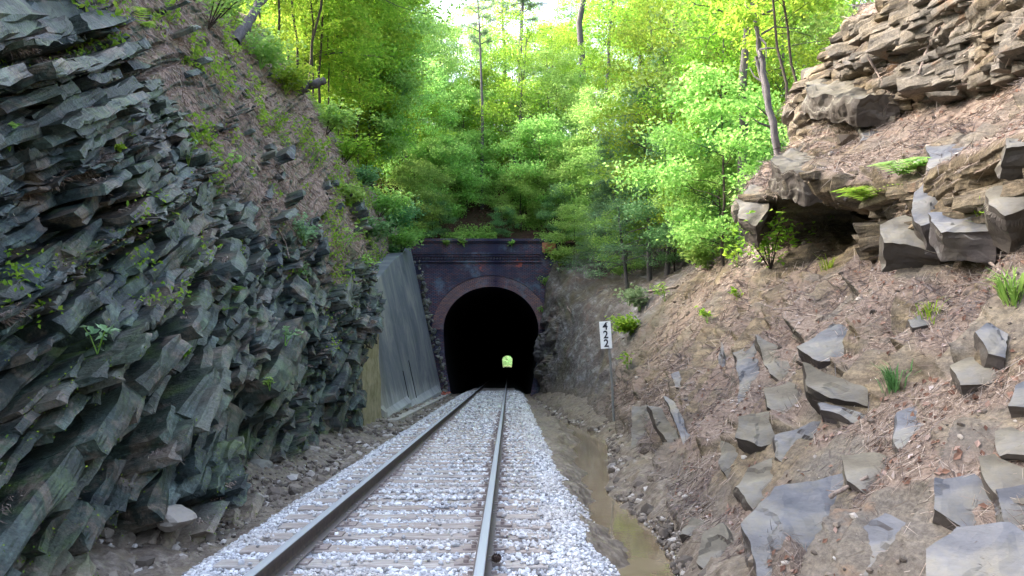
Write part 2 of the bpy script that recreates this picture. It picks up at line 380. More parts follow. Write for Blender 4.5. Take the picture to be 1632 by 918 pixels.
# jointed blocks along the beds: boxes cut by bedding and cross joints, part of the same rock face
def boxgrid(m):
    t_ = np.linspace(-1, 1, m); idx = {}; g = []; F = []
    def vid(p):
        k = tuple(p)
        if k not in idx: idx[k] = len(g); g.append([t_[q] for q in k])
        return idx[k]
    for ax in range(3):
        a, b = [q for q in range(3) if q != ax]
        for sg in (0, m - 1):
            if ax == 2 and sg == 0: continue      # inner end is buried in the face
            for i in range(m - 1):
                for j in range(m - 1):
                    q = []
                    for di, dj in ((0, 0), (1, 0), (1, 1), (0, 1)):
                        v = [0, 0, 0]; v[ax] = sg; v[a] = i + di; v[b] = j + dj; q.append(vid(v))
                    F.append(q if (sg > 0) != (ax == 1) else q[::-1])
    return np.array(g), np.array(F)
def make_blocks(rows, m=6, amp=.022):
    # rows: centre, u, v, w axes, half sizes (u, v, w), shear of the outer face
    G, FG = boxgrid(m); nv_ = len(G); n = len(rows)
    C_ = np.array([r[0] for r in rows]); A = np.array([[r[1], r[2], r[3]] for r in rows]); H = np.array([r[4] for r in rows]); sh = np.array([r[5] for r in rows])[:, None]
    # irregular corners: trilinear jitter of the eight corners
    cj = RS.uniform(-1, 1, (n, 2, 2, 2, 3)) * np.array([.16, .22, .12]); g = np.repeat(G[None], n, 0); wt = (G + 1) / 2; jit = 0
    for a in (0, 1):
        for b in (0, 1):
            for c in (0, 1):
                wv3 = (wt[:, 0] if a else 1 - wt[:, 0]) * (wt[:, 1] if b else 1 - wt[:, 1]) * (wt[:, 2] if c else 1 - wt[:, 2])
                jit = jit + wv3[None, :, None] * cj[:, a, b, c][:, None]
    g = g + jit
    lo = g * H[:, None]; out = (G[:, 2] + 1) / 2
    lo[..., 2] -= out[None] * (sh * lo[..., 1] + RS.uniform(-.16, .16, (n, 1)) * lo[..., 0])
    # rounded, chipped outer rim
    rim = np.clip(np.maximum(np.abs(G[:, 0]), np.abs(G[:, 1])), 0, 1) ** 8 * (G[:, 2] > .5)
    V = np.einsum('nvk,nkj->nvj', lo, A) + C_[:, None]
    P_ = V.reshape(-1, 3)
    dv = np.stack([fbm(P_[:, 0] * 4 + 9 * k, P_[:, 1] * 4, P_[:, 2] * 4 + 5 * k, 3, 601 + 7 * k) for k in range(3)], -1) * amp * 2.6 + np.stack([vn(P_[:, 0] * 22, P_[:, 1] * 22, P_[:, 2] * 22 + k * 3.3, 651 + k) for k in range(3)], -1) * amp * .45
    V = V + dv.reshape(n, nv_, 3)
    chipn = np.clip(vn(P_[:, 0] * 9, P_[:, 1] * 9, P_[:, 2] * 9, 671).reshape(n, nv_) + .35, 0, 1) * rim[None] * np.minimum(H[:, 1:2], .12) * .7
    V = V - A[:, 2][:, None] * chipn[..., None]
    return V, (FG[None] + (np.arange(n) * nv_)[:, None, None]).reshape(-1, 4), G
_SY = np.array([q[0] for q in LST]); _SP = np.array([q[1] for q in LST], float)
def baseL(yy, zz):
    pr = np.array([[np.interp(yy, _SY, _SP[:, k, c]) for c in range(2)] for k in range(_SP.shape[1])])
    x0 = np.interp(zz, pr[:, 1], pr[:, 0]); x1 = np.interp(zz + .4, pr[:, 1], pr[:, 0]); return x0, (x1 - x0) / .4
def one(f, *a): return float(f(*[np.array([q]) for q in a]))
rb = random.Random(3); rows = []; T = -13.4
while T < 9.0:
    hb = min(.34, math.exp(rb.gauss(-2.45, .60))); thick = hb
    rec = rb.random(); bed_off = rb.uniform(-.12, .14)
    S = 2.2 + rb.random()
    while S < 30:
        yc = .894 * S - .447 * T; zc = .447 * S + .894 * T + .10 * math.sin(S * .45 + T * .3)
        hs = min(thick, .22 + .012 * yc)
        L = max(.16, min(2.0, hs * rb.uniform(2.0, 9.5)))
        S += L
        if yc < 3.2 or yc > 27.5 or zc < -.7 or zc > 9.5: continue
        zbl = np.interp(yc, [2.6, 9, 13, 17, 22, 30, 46], [7.5, 6.2, 4.5, 3.4, 2.9, 3.4, 4.6])
        nz_ = one(lambda a, b, c: fbm(a * .45, b * .55 + c * .3, c * .35, 4, 31), -4.5, yc, zc)
        st_ = zc - zbl + 2.6 * nz_
        if (st_ > .5 and (st_ > 3.2 or rb.random() > .22)) or (st_ > -.6 and rb.random() < .35): continue
        if st_ > .5: hs = min(hs, .16); L0 = L; L = min(L, .7)
        if zc < -.1 and rb.random() < .35: continue
        xb_, dxdz = baseL(yc, zc)
        lf = one(lambda a, b: vn(a * .55, b * .75, a * 0, 401), yc, zc) * .40 + one(lambda a, b: vn(a * 1.5, b * 2.2, a * 0, 403), yc, zc) * .14
        gate_ = one(lambda a: vn(a * .35, a * 0 + T * 3.1, a * 0, 405), S)
        off = lf + bed_off + rb.uniform(-.07, .09)
        if rec < .24 and gate_ > -.35: off -= .60
        elif rec > .86: off += .14
        u = np.array([dxdz * .447, .894, .447]); v = np.array([dxdz * .894, -.447, .894]); u /= np.linalg.norm(u); v /= np.linalg.norm(v)
        ja, jb = rb.gauss(0, .05), rb.gauss(0, .05); u = u + v * ja * .6; u /= np.linalg.norm(u); w_ = np.cross(u, v); w_ /= np.linalg.norm(w_)
        if w_[0] < 0: w_ = -w_
        w_ = w_ + u * jb * 1.5; v2 = np.cross(w_, u); v2 /= np.linalg.norm(v2)
        if v2[2] < 0: v2 = -v2
        c_ = np.array([xb_, yc, zc]) + w_ * (off - .38)
        rows.append((c_, u, v2, w_, (L * .51, hs * .515, .46), rb.uniform(.15, .7)))
    T += thick
BV, BF, G26 = make_blocks(rows); nb = len(rows); print('left blocks', nb)
BLK_TOP = (BV, np.array([r[2] for r in rows]))
vv = BV.reshape(-1, 3)
nA = LPD.shape[0] * LPD.shape[1]
cliffL = mesh_np('cliff', np.vstack([LPD.reshape(-1, 3), vv]), np.vstack([grid_faces(ny, nv, LF), BF + nA]), M['cliffL'],
    attrs={'straw': np.concatenate([strawL.ravel(), np.zeros(len(vv))]), 'dirt': np.concatenate([dirtL.ravel(), sstep(-.05, -.4, vv[:, 2])])})
tag(cliffL, kind='structure', label='tall dark shale rock face with slanting beds along the left of the track')
L_NY = ND[..., 2].copy()

# right bank
RST = [
 (2.6, [(1.55,-1.0),(1.9,-.25),(2.9,.7),(3.9,1.7),(4.5,2.4),(4.55,3.1),(5.4,3.9),(6.0,4.6),(6.1,6.2),(7.5,7.2),(10,9),(20,14),(70,26)]),
 (8.0, [(1.6,-1.0),(1.95,-.25),(2.9,.8),(4.0,1.95),(4.6,2.6),(4.65,3.3),(5.5,4.1),(6.1,4.8),(6.2,6.4),(7.5,7.2),(10,9),(20,14),(70,26)]),
 (10., [(1.7,-1.0),(2.1,-.2),(3.1,1.0),(4.4,2.3),(4.9,2.8),(4.95,3.6),(5.8,4.3),(6.3,4.9),(6.4,6.5),(7.6,7.4),(10,9),(20,14),(70,26)]),
 (11.8,[(1.8,-1.0),(2.2,-.15),(3.3,1.15),(4.7,2.55),(5.7,3.15),(4.6,4.2),(5.5,4.75),(6.2,5.2),(6.3,6.9),(7.6,7.8),(10,9.2),(20,14),(70,26)]),
 (13.2,[(1.9,-1.0),(2.3,-.1),(3.5,1.3),(5.0,2.8),(6.0,3.3),(4.5,4.3),(5.4,4.95),(5.95,5.5),(6.0,7.3),(7.5,8.0),(9.5,9.2),(20,14),(70,26)]),
 (15.5,[(2.15,-1.0),(2.6,0),(3.6,1.3),(4.6,2.6),(5.6,3.3),(4.6,4.4),(5.2,5.2),(5.75,5.9),(6.2,7.2),(7.6,7.9),(10,9),(20,13.5),(70,26)]),
 (17.5,[(2.4,-1.0),(2.8,0.05),(3.7,1.3),(4.6,2.5),(5.2,3.3),(5.5,4.2),(6.0,4.9),(6.5,5.5),(7.1,6.1),(8.0,6.6),(10,7.6),(20,12.5),(70,26)]),
 (21., [(2.7,-1.0),(3.0,.2),(3.8,1.3),(4.8,2.6),(5.6,3.6),(6.2,4.2),(6.8,4.6),(7.5,5.0),(8.3,5.5),(9.2,6.0),(12,7.2),(20,11.5),(70,26)]),
 (30., [(2.4,-1.0),(2.7,-.1),(3.3,1.1),(4.0,2.5),(4.7,3.6),(5.5,4.25),(6.3,4.7),(7.2,5.1),(8.2,5.6),(9.4,6.2),(12,7.4),(20,11.5),(70,26)]),
 (38., [(2.0,-1.0),(2.2,.2),(2.65,1.8),(3.15,3.1),(3.7,4.2),(4.5,4.9),(5.4,5.4),(6.4,5.8),(7.5,6.3),(9,7.2),(12,9),(20,12.5),(70,26)]),
 (44., [(1.75,-1.0),(1.8,.8),(1.85,2.6),(1.9,4.4),(2.05,5.8),(2.4,6.8),(3.2,7.1),(4.8,7.3),(6.5,7.7),(8.2,9),(12,10),(20,13),(70,26)]),
 (46., [(1.75,-1.0),(1.8,.8),(1.85,2.8),(1.95,4.6),(2.1,6.3),(2.5,7.4),(3.4,8.0),(5.0,8.3),(6.5,8.7),(8.2,9.2),(12,10),(20,13),(70,26)]),
]
_Q = []
for Y_, P_ in RST:
    a_, b_ = P_[4], P_[5]; m_ = ((a_[0] + b_[0]) / 2, (a_[1] + b_[1]) / 2)
    if Y_ in (11.8, 13.2, 15.5): m_ = {11.8: (6.0, 3.95), 13.2: (6.7, 4.1), 15.5: (6.3, 4.15)}[Y_]
    _Q.append((Y_, P_[:5] + [m_] + P_[5:]))
RST = _Q
RP, RU = loft(RST, [30, 66, 90, 50, 40, 60, 60, 44, 64, 34, 16, 12, 8], .0028)
RN = normals(RP, 1)
if RN[..., 0].mean() > 0: RN = -RN; RF = -1
else: RF = 1
x, y, z = RP[..., 0], RP[..., 1], RP[..., 2]
wv = fbm(x * .4, y * .4, z * .4, 3, 105); wf = fbm(x * 1.7, y * 1.7, z * 1.7, 3, 109)
steep = sstep(.62, .25, RN[..., 2])
upper = sstep(16.8, 15.2, y)
ledge = np.clip(steep * upper + .55 * upper * sstep(-.05, .25, fbm(x * .5, y * .5, z * .5, 3, 133)) * sstep(2.2, 3.2, z), 0, 1)
near = sstep(30, 36, y)
t = z + .06 * y + wv * .35 + wf * .06; t = t + .12 * np.sin(t * 3.1)
s = y * 1.0 + x * .3 + wf * .2
r1, f1, g1 = blocks(t, s, .62, 1.9, 111); r2, f2, g2 = blocks(t + 3, s, .21, .75, 121); r3, f3, g3 = blocks(t + 7, s, .08, .3, 141)
d = (r1 * .5 - .2 + f1 * .10) + (r2 * .22 - .08) + (r3 * .06 - .02)
d -= .16 * (f1 < .12) * (r1 < .7) + .09 * (f2 < .16) * (r2 < .5) + .06 * (g2 < .07)
# lower slope: lumpy straw and half-buried tilted plates
t2 = (-x * .42 - y * .62 + z * .62) * 1.15 + wv * .45 + wf * .08; s2 = x * 1.1 + z * .9 - y * .35 + wf * .2
q1, e1, k1 = blocks(t2, s2, .55, 1.5, 151); q2, e2, k2 = blocks(t2 + 4, s2, .2, .6, 161)
d2 = .34 * (q1 - .45) + (.5 - e1) * .34 - .2 * (e1 > .88) + .12 * (q2 - .5) + (.5 - e2) * .07 + .13 * fbm(x * .9, y * .9, z * .9, 3, 163)
rockm = sstep(-.02, .10, fbm(x * .55, y * .40, z * .6, 4, 171) + .05 * sstep(12, 7, y))
d2 = d2 * (.18 + .82 * rockm)
bedm = np.clip(sstep(22.5, 27, y + 3.5 * fbm(x * .4, y * .25, z * .4, 3, 181)), 0, 1) * sstep(9.5, 7.5, z - (y > 36) * 1.0)
d3 = .30 * fbm(x * .5, y * .3, z * .5, 3, 185) + .09 * fbm(x * 1.2 + z, y * .5, z * 1.2 - y * .5, 4, 187) + .05 * (q2 - .5)
corner = sstep(39, 42, y) * sstep(4.5, 3.0, z)
d3 += corner * ((r1 * .45 - .15) + (r2 * .16))
dd = d * ledge + d2 * (1 - ledge) * (1 - bedm) + d3 * bedm
for _ in range(1):
    dd[1:-1] = (dd[:-2] + 2 * dd[1:-1] + dd[2:]) / 4; dd[:, 1:-1] = (dd[:, :-2] + 2 * dd[:, 1:-1] + dd[:, 2:]) / 4
dd = dd * sstep(-1.0, .3, z) + .03 * fbm(x * 5, y * 5, z * 5, 4, 191) + .008 * fbm(x * 22, y * 22, z * 22, 2, 193)
dd *= 1 - .8 * sstep(9.5, 11, z)
RPD = RP + RN * dd[..., None]
NR = normals(RPD, 1) * RF
strawR = sstep(.30, .55, NR[..., 2] + .12 * fbm(x * 3, y * 3, z * 3, 3, 195)) * (1 - .92 * bedm * sstep(9, 7, z))
bare = np.maximum(sstep(.10, .26, fbm(x * .7, y * .6, z * .8, 4, 197) - .02), rockm * sstep(-.0, .14, fbm(x * 1.1, y * 1.1, z * 1.1, 3, 198))) * sstep(5.5, 4, z)
strawR *= 1 - .92 * bare
dirtR = sstep(.25, -.25, z + .5 * fbm(x * 1.2, y * 1.2, z * 1.2, 3, 199) - .012 * (y - 8))
dirtR = np.maximum(dirtR, .6 * sstep(22, 26, y) * sstep(.9, .1, z))
ny, nv = RPD.shape[:2]
Q_ = RP[:-1, :-1]; ar_ = np.linalg.norm(np.cross(RP[1:, :-1] - Q_, RP[:-1, 1:] - Q_), axis=2) * (steep * upper > .4)[:-1, :-1] * (Q_[..., 2] > 2.4) * (Q_[..., 2] < 9.5) / np.maximum(Q_[..., 1], 5)
ar_ = ar_ * (RN[:-1, :-1, 2] > -.25); pr_ = ar_.ravel() / ar_.sum(); pick = RS.choice(len(pr_), 1900, p=pr_); rows = []
for q_, n_ in zip(Q_.reshape(-1, 3)[pick], RN[:-1, :-1].reshape(-1, 3)[pick]):
    lev = RS.uniform(0, 1); hb = min(.22, math.exp(RS.normal(-2.55, .45))); L = hb * RS.uniform(2, 6)
    bedz = math.floor(q_[2] / .17) * .17 + .085 - .05 * (q_[1] - 10)
    w_ = np.array([n_[0] * .8, -.45 + RS.normal(0, .18), 0]); w_ /= np.linalg.norm(w_); u = np.array([-w_[1], w_[0], -.05 + RS.normal(0, .03)]); u /= np.linalg.norm(u); v = np.cross(u, w_); v = v if v[2] > 0 else -v
    bo = float(_h(np.array([math.floor(q_[2] / .17)]), np.array([3]), np.array([1]), 77)[0]) * .34 - .12
    lf = float(vn(np.array([q_[1] * .8]), np.array([q_[2] * .9]), np.array([0.]), 411)[0]) * .22
    rows.append((np.array([q_[0], q_[1], q_[2] + RS.uniform(-.04, .04)]) + w_ * (bo + lf + RS.uniform(-.08, .1) - .22), u, v, w_, (L * .5, hb * .55, .36), RS.uniform(-.2, .3)))
BV2, BF2, _g = make_blocks(rows, 6, .016); vv = BV2.reshape(-1, 3); nA = RPD.shape[0] * RPD.shape[1]; z0 = np.zeros(len(vv))
cliffR = mesh_np('slope', np.vstack([RPD.reshape(-1, 3), vv]), np.vstack([grid_faces(ny, nv, RF), BF2 + nA]), M['cliffR'],
    attrs={'straw': np.concatenate([strawR.ravel(), z0]), 'dirt': np.concatenate([dirtR.ravel(), z0]), 'bed': np.concatenate([bedm.ravel(), z0])})
tag(cliffR, kind='structure', label='pine straw covered bank with sandstone ledges on the right of the track')

def sub(P, k): return P[::k, ::k].reshape(-1, 3)
def bvh_of(P, k, flip):
    Q = P[::k, ::k]; a, b = Q.shape[:2]
    return BVHTree.FromPolygons([tuple(v) for v in Q.reshape(-1, 3).tolist()], grid_faces(a, b, flip).tolist())
bL = bvh_of(LPD, 2, LF); bR = bvh_of(RPD, 2, RF)
def bvh_blocks(V, F): return BVHTree.FromPolygons(V.reshape(-1, 3).tolist(), F.tolist())
bLB = bvh_blocks(BV, BF); bRB = bvh_blocks(BV2, BF2)
def hit(px, py):
    o = Vector((0, 0, CAM_Z)); d = ray(px, py).normalized(); best = None
    for b in (bL, bR, bLB, bRB):
        loc, n, i, dist = b.ray_cast(o, d, 80)
        if loc is not None and (best is None or dist < best[2]):
            best = (loc, n if n.dot(d) < 0 else -n, dist)
    return best

# ------------------------------------------------------------------ hillside behind the portal (one sheet to the far tunnel mouth)
def base46(x):
    xs = [-300, -70, -20, -11.5, -8.2, -7.0, -6.4, -5.8, 2.6, 3.8, 5, 8.2, 12, 20, 70, 300]
    zs = [40, 30, 18, 12.4, 11.1, 10.0, 8.9, 8.35, 8.35, 8.4, 8.6, 9.4, 10.2, 13, 26, 40]
    return np.interp(x, xs, zs)
def hill(x, y):
    u = y - 46
    rise = np.interp(u, [0, 2, 14, 24, 40, 375, 384, 400], [0, .5, 8.6, 12.5, 14.5, 16, 0, -8])
    rise = rise * np.interp(np.abs(x), [0, 12, 70], [1, 1, .3])
    return base46(x) + rise
hy = np.concatenate([np.linspace(46, 90, 150), np.linspace(92, 425, 60)])
hx = np.concatenate([np.linspace(-300, -30, 14), np.linspace(-28, 28, 190), np.linspace(30, 300, 14)])
HX, HY = np.meshgrid(hx, hy, indexing='xy')
HZ = hill(HX, HY) + .35 * fbm(HX * .25, HY * .25, HX * 0, 3, 201) * np.clip((HY - 46) / 2, 0, 1) + .10 * fbm(HX * 1.2, HY * 1.2, HX * 0, 3, 203) * np.clip((HY - 46) / 2, 0, 1)
tt = NT('forest_floor', .95, .1); nn = tt.noise(5, 6, .75)
tt.bump(nn, .8, .08)
M['floor'] = tt.col(tt.mix(tt.ramp(tt.noise(.35, 4), [(.45, 0.), (.65, .6)]), tt.ramp(nn, [(.3, (.022, .011, .012)), (.55, (.065, .030, .027)), (.75, (.12, .065, .055))]), (.07, .075, .03)))
hillo = mesh_np('hillside', np.stack([HX, HY, HZ], -1).reshape(-1, 3), grid_faces(len(hy), len(hx), 1)[:, ::-1], M['floor'], smooth=True)
tag(hillo, kind='structure', label='leaf littered hillside rising above the tunnel')
def ground_z(x, y):
    if y >= 46: return float(hill(np.array([x]), np.array([y]))[0])
    best = -9
    for b in (bL, bR):
        loc, n, i, dist = b.ray_cast(Vector((x, y, 60)), Vector((0, 0, -1)))
        if loc is not None: best = max(best, loc.z)
    return best
# ground far around: one big sheet low down, plus the cut beyond the far mouth
tt = NT('grass_soil', .95, .1); M['grassy'] = tt.col(tt.ramp(tt.noise(1.5, 5), [(.3, (.02, .035, .012)), (.7, (.05, .07, .022))]))
far = MB()
far.add([[-1500, -300, -1.2], [1500, -300, -1.2], [1500, 1500, -1.2], [-1500, 1500, -1.2]], [[0, 1, 2, 3]])
tag(far.build('terrain', M['grassy']), kind='structure')
fx = np.linspace(-60, 60, 60); fy = np.linspace(421, 560, 50); FX, FY = np.meshgrid(fx, fy)
FZ = -.45 + np.clip(np.abs(FX + 1) - 3.5, 0, 14) * .55 + np.clip((FY - 455) * .16, 0, 16) + .4 * fbm(FX * .2, FY * .2, FX * 0, 3, 207)
tag(mesh_np('ground', np.stack([FX, FY, FZ], -1).reshape(-1, 3), grid_faces(50, 60, -1), M['grassy'], smooth=True), kind='structure')

# ------------------------------------------------------------------ mud floor, ditch, water
CY = [2, 6, 7.25, 9.1, 12.2, 15.3, 18, 20.4, 24, 28, 31, 36, 45]
CX = [1.22, 1.22, 1.25, 1.35, 1.38, 1.62, 1.85, 2.05, 2.0, 1.65, 1.5, 1.35, 1.3]
CW = [.18, .18, .20, .25, .10, .28, .36, .42, .24, .06, -.02, -.1, -.2]
gy = [2.0]
while gy[-1] < 46: gy.append(gy[-1] + max(.02, .005 * gy[-1]))
gy = np.array(gy); gx = np.concatenate([np.linspace(-6.6, -2.5, 130), np.linspace(-2.4, .7, 24), np.linspace(.75, 3.6, 130)])
GX, GY = np.meshgrid(gx, gy)
cx = np.interp(GY, CY, CX) + .05 * np.sin(GY * 2.3); cw = np.interp(GY, CY, CW)
lump = .10 * fbm(GX * 1.5, GY * 1.5, GX * 0, 4, 211) + .05 * fbm(GX * 6, GY * 6, GX * 0, 3, 213)
zz = np.where(GX < -1, -.40 + .28 * sstep(-3.0, -4.2, GX) + lump * 1.1, -.42)
dist = np.abs(GX - cx + .30 * fbm(GX * 1.6, GY * 1.3, GX * 0, 4, 215)) - cw
right = -.56 + np.clip(dist, -.2, .35) * .55 + .42 * np.clip(GX - cx - cw - .12, 0, 2) + lump * np.clip(dist * 5 + .6, .15, 1.1)
zz = np.where(GX > .5, right, zz)
under = (GX > -2.45) & (GX < .75); zz[under] = -.62
tt = NT('mud', .55, .5); nn = tt.noise(9, 6, .75)
mudc = tt.ramp(nn, [(.3, (.05, .038, .03)), (.5, (.125, .095, .072)), (.72, (.27, .23, .19))])
mudc = tt.mix(tt.ramp(tt.noise(1.1, 5, .7), [(.5, 0.), (.66, .7)]), mudc, (.16, .12, .075))
mudc = tt.mix(tt.ramp(tt.sep(tt.tc.outputs['Object'])[2], [(.0, 1.), (.02, 0.)]), mudc, mudc)
tt.bump(nn, .8, .04); M['mud'] = tt.col(mudc)
mud = mesh_np('ground', np.stack([GX, GY, zz], -1).reshape(-1, 3), grid_faces(len(gy), len(gx), -1), M['mud'])
tag(mud, kind='structure', label='wet brown mud strip between the ballast and the rock')
tt = NT('muddy_water', .03, .9)
wc = tt.ramp(tt.noise(1.4, 4, .6), [(.35, (.15, .11, .065)), (.65, (.23, .18, .115))])
tt.bump(tt.noise(6, 3), .06, .02); M['water'] = tt.col(wc)
wv_ = MB(); wy = np.linspace(2, 45, 60)
V = [[x_, y_, -.545 - .0005 * 0] for y_ in wy for x_ in (.8, 3.4)]
wv_.add(V, [[2 * i, 2 * i + 1, 2 * i + 3, 2 * i + 2] for i in range(59)])
tag(wv_.build('water', M['water']), kind='structure', label='shallow brown muddy water in the ditch right of the track')

# ------------------------------------------------------------------ ballast bed
TC = -.95                                     # track centre x
bx_ = np.array([-3.05, -2.75, -2.45, -2.3, -1.6, -.3, .4, .62, .85, 1.08]); bz_ = np.array([-.60, -.42, -.27, -.225, -.215, -.215, -.225, -.26, -.42, -.62])
by_ = np.concatenate([np.arange(2, 46, .12), np.linspace(46, 427, 60)])
bxx = np.linspace(-3.05, 1.08, 60)
BX, BY = np.meshgrid(bxx, by_); BZ = np.interp(BX, bx_, bz_) + .03 * fbm(BX * 3, BY * 3, BX * 0, 3, 221)
tt = NT('ballast_bed', .9, .2); vr = tt.n.new('ShaderNodeTexVoronoi'); vr.inputs['Scale'].default_value = 22; tt.link(tt.tc.outputs['Object'], vr.inputs['Vector'])
c = tt.mix(.5, tt.ramp(vr.outputs['Distance'], [(0, (.55, .56, .60)), (.6, (.25, .25, .27))]), tt.ramp(tt.sep(vr.outputs['Color'])[0], [(0, (.25, .25, .26)), (1, (.6, .6, .62))]))
inner = tt.ramp(tt.math('DIVIDE', tt.sep(tt.tc.outputs['Object'])[1], 100.), [(.46, 0.), (.52, 1.)])  # bed blackened past the portal, the tunnel gloom put into its colour
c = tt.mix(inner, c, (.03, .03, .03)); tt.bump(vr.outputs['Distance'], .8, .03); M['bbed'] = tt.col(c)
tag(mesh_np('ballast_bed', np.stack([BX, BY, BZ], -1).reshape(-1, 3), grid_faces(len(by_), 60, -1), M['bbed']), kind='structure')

ICO_V = None
def ico(sub=1):
    bm = bmesh.new(); bmesh.ops.create_icosphere(bm, subdivisions=sub, radius=1)
    V = np.array([v.co[:] for v in bm.verts]); F = np.array([[v.index for v in f.verts] for f in bm.faces]); bm.free(); return V, F
def rot_rand(n):
    q = RS.normal(size=(n, 4)); q /= np.linalg.norm(q, axis=1)[:, None]; w_, x_, y_, z_ = q.T
    return np.stack([1-2*(y_*y_+z_*z_), 2*(x_*y_-z_*w_), 2*(x_*z_+y_*w_), 2*(x_*y_+z_*w_), 1-2*(x_*x_+z_*z_), 2*(y_*z_-x_*w_), 2*(x_*z_-y_*w_), 2*(y_*z_+x_*w_), 1-2*(x_*x_+y_*y_)], -1).reshape(n, 3, 3)
def stones(name, C, rad, mat, sub=1, label=None, cat=None):
    V, F = ico(sub); n = len(C); nv_ = len(V)
    J = V[None] * (1 + RS.uniform(-.28, .28, (n, nv_, 1)))
    J = J * RS.uniform(.6, 1.2, (n, 1, 3))
    J = np.einsum('nij,nkj->nki', rot_rand(n), J) * np.asarray(rad)[:, None, None]
    J[..., 2] *= .85
    VV = (J + np.asarray(C)[:, None]).reshape(-1, 3)
    FF = (F[None] + (np.arange(n) * nv_)[:, None, None]).reshape(-1, 3)
    return tag(mesh_np(name, VV, FF, mat), label, cat, None, 'stuff')
TIE_S = .485; TIE_Y = np.arange(5.0, 52, TIE_S)
def tie_top(x_, y_):
    k = np.abs(((y_ - 5.0 + TIE_S / 2) % TIE_S) - TIE_S / 2)
    return (k < .105) & (x_ > TC - 1.3) & (x_ < TC + 1.3)
C, Rr = [], []
for (a, b, den, r0) in ((4.6, 9, 980, .021), (9, 16, 620, .026), (16, 28, 330, .034), (28, 46, 150, .048)):
    n = int((b - a) * 4.0 * den)
    X = RS.uniform(-2.98, 1.05, n); Y = RS.uniform(a, b, n); r = r0 * RS.uniform(.6, 1.35, n)
    Z = np.interp(X, bx_, bz_) + RS.uniform(-.2, .75, n) * r
    on = tie_top(X, Y)
    cl = .10 + .5 * (vn(X * 1.6, Y * .9, X * 0, 231) > .25) + .35 * (X > .05)
    keep = (~on) | (RS.uniform(0, 1, n) < cl * .55)
    Z = np.where(on, -.183 + r * .5, Z)
    railc = (np.abs(X - (TC - .75)) < .085) | (np.abs(X - (TC + .75)) < .085)
    keep &= ~(railc & on); Z = np.where(railc, np.minimum(Z, -.20), Z)
    keep &= ~((X > .8) & (RS.uniform(0, 1, n) < .45)) & ~((X < -2.75) & (RS.uniform(0, 1, n) < .5))
    C.append(np.stack([X, Y, Z], -1)[keep]); Rr.append(r[keep])
stones('ballast', np.concatenate(C), np.concatenate(Rr), M['ballast'], 1, 'pale grey crushed stone ballast around the ties', 'gravel')

# ------------------------------------------------------------------ ties, rails
tt = NT('weathered_tie', .9, .15); oi = tt.n.new('ShaderNodeObjectInfo')
g = tt.noise(5, 6, .7, vec=tt.mapping((.6, 9, 9)))
c = tt.ramp(g, [(.3, (.14, .12, .11)), (.5, (.36, .325, .30)), (.7, (.55, .52, .49))])
c = tt.mix(tt.math('MULTIPLY', oi.outputs['Random'], .45), c, (.24, .17, .13)); tt.bump(g, .7, .02); M['tie'] = tt.col(c)
M['plate'] = mat_simple('rusty_plate', (.14, .10, .09), (.34, .29, .27), 18, .65, .5, 0)
tie = thing('railroad_tie', 'weathered wooden tie lying in pale ballast under the two rails', 'railroad tie', (TC, 5.0, 0), 0, 'railroad ties under the track')
tm = MB(); n_ = 14
xs = np.linspace(-1.3, 1.3, n_)
V = []
for i, xx in enumerate(xs):
    j = .006 * math.sin(i * 2.1)
    V += [[xx, -.113, -.36], [xx, .113, -.36], [xx, .113 - .01, -.192 + j], [xx, .095, -.183 + j], [xx, -.095, -.184 + j], [xx, -.113, -.193 + j]]
F = [[a * 6 + k, a * 6 + (k + 1) % 6, (a + 1) * 6 + (k + 1) % 6, (a + 1) * 6 + k] for a in range(n_ - 1) for k in range(6)]
F += [[0, 5, 4, 3], [0, 3, 2, 1]]; e = (n_ - 1) * 6; F += [[e, e + 3, e + 4, e + 5], [e, e + 1, e + 2, e + 3]]
tm.add(V, F); tm.build('beam', M['tie'], tie)
for sx in (-.75, .75):
    p = MB(); p.box((sx, 0, -.176), (.36, .19, .018)); pl = p.build('tie_plate', M['plate'], tie)
    for dx, dy in ((-.105, -.06), (-.105, .06), (.105, -.06), (.105, .06)):
        b = MB(); b.box((sx + dx * .85, dy, -.155), (.04, .024, .03)); b.build('spike', M['plate'], pl)
for k, yy in enumerate(TIE_Y[1:]):
    if yy < 26: c = copy_tree(tie)
    else:
        c = tie.copy(); COL.objects.link(c); q = tie.children[0].copy(); COL.objects.link(q); q.parent = c
    c.location = (TC + random.uniform(-.05, .05), yy + random.uniform(-.015, .015), random.uniform(-.006, .004)); c.rotation_euler[2] = random.uniform(-.012, .012)
tt = NT('rail_steel', .28, .5); sx = tt.sep(tt.tc.outputs['Object'])
rust = tt.ramp(tt.noise(14, 5, .7), [(.3, (.022, .017, .016)), (.7, (.08, .052, .038))])
isTop = tt.ramp(tt.math('MULTIPLY', tt.math('ADD', sx[2], .2), 5.), [(.955, 0.), (.98, 1.)])
foot = tt.ramp(tt.math('MULTIPLY', tt.math('ADD', sx[2], .2), 5.), [(.22, 1.), (.30, 0.)])
rust = tt.mix(foot, rust, (.15, .125, .115))
tt.link(tt.math('MULTIPLY', isTop, .55), tt.b.inputs['Metallic']); tt.link(tt.ramp(isTop, [(0, .75), (1, .38)]), tt.b.inputs['Roughness'])
M['rail'] = tt.col(tt.mix(isTop, rust, (.50, .52, .58)))  # polished head, with the sky's bluish gleam mixed into its colour
prof = [(-.07,-.165),(-.07,-.155),(-.02,-.14),(-.009,-.12),(-.009,-.052),(-.034,-.040),(-.037,-.010),(-.030,-.002),(-.012,0),(.012,0),(.030,-.002),(.037,-.010),(.034,-.040),(.009,-.052),(.009,-.12),(.02,-.14),(.07,-.155),(.07,-.165)]
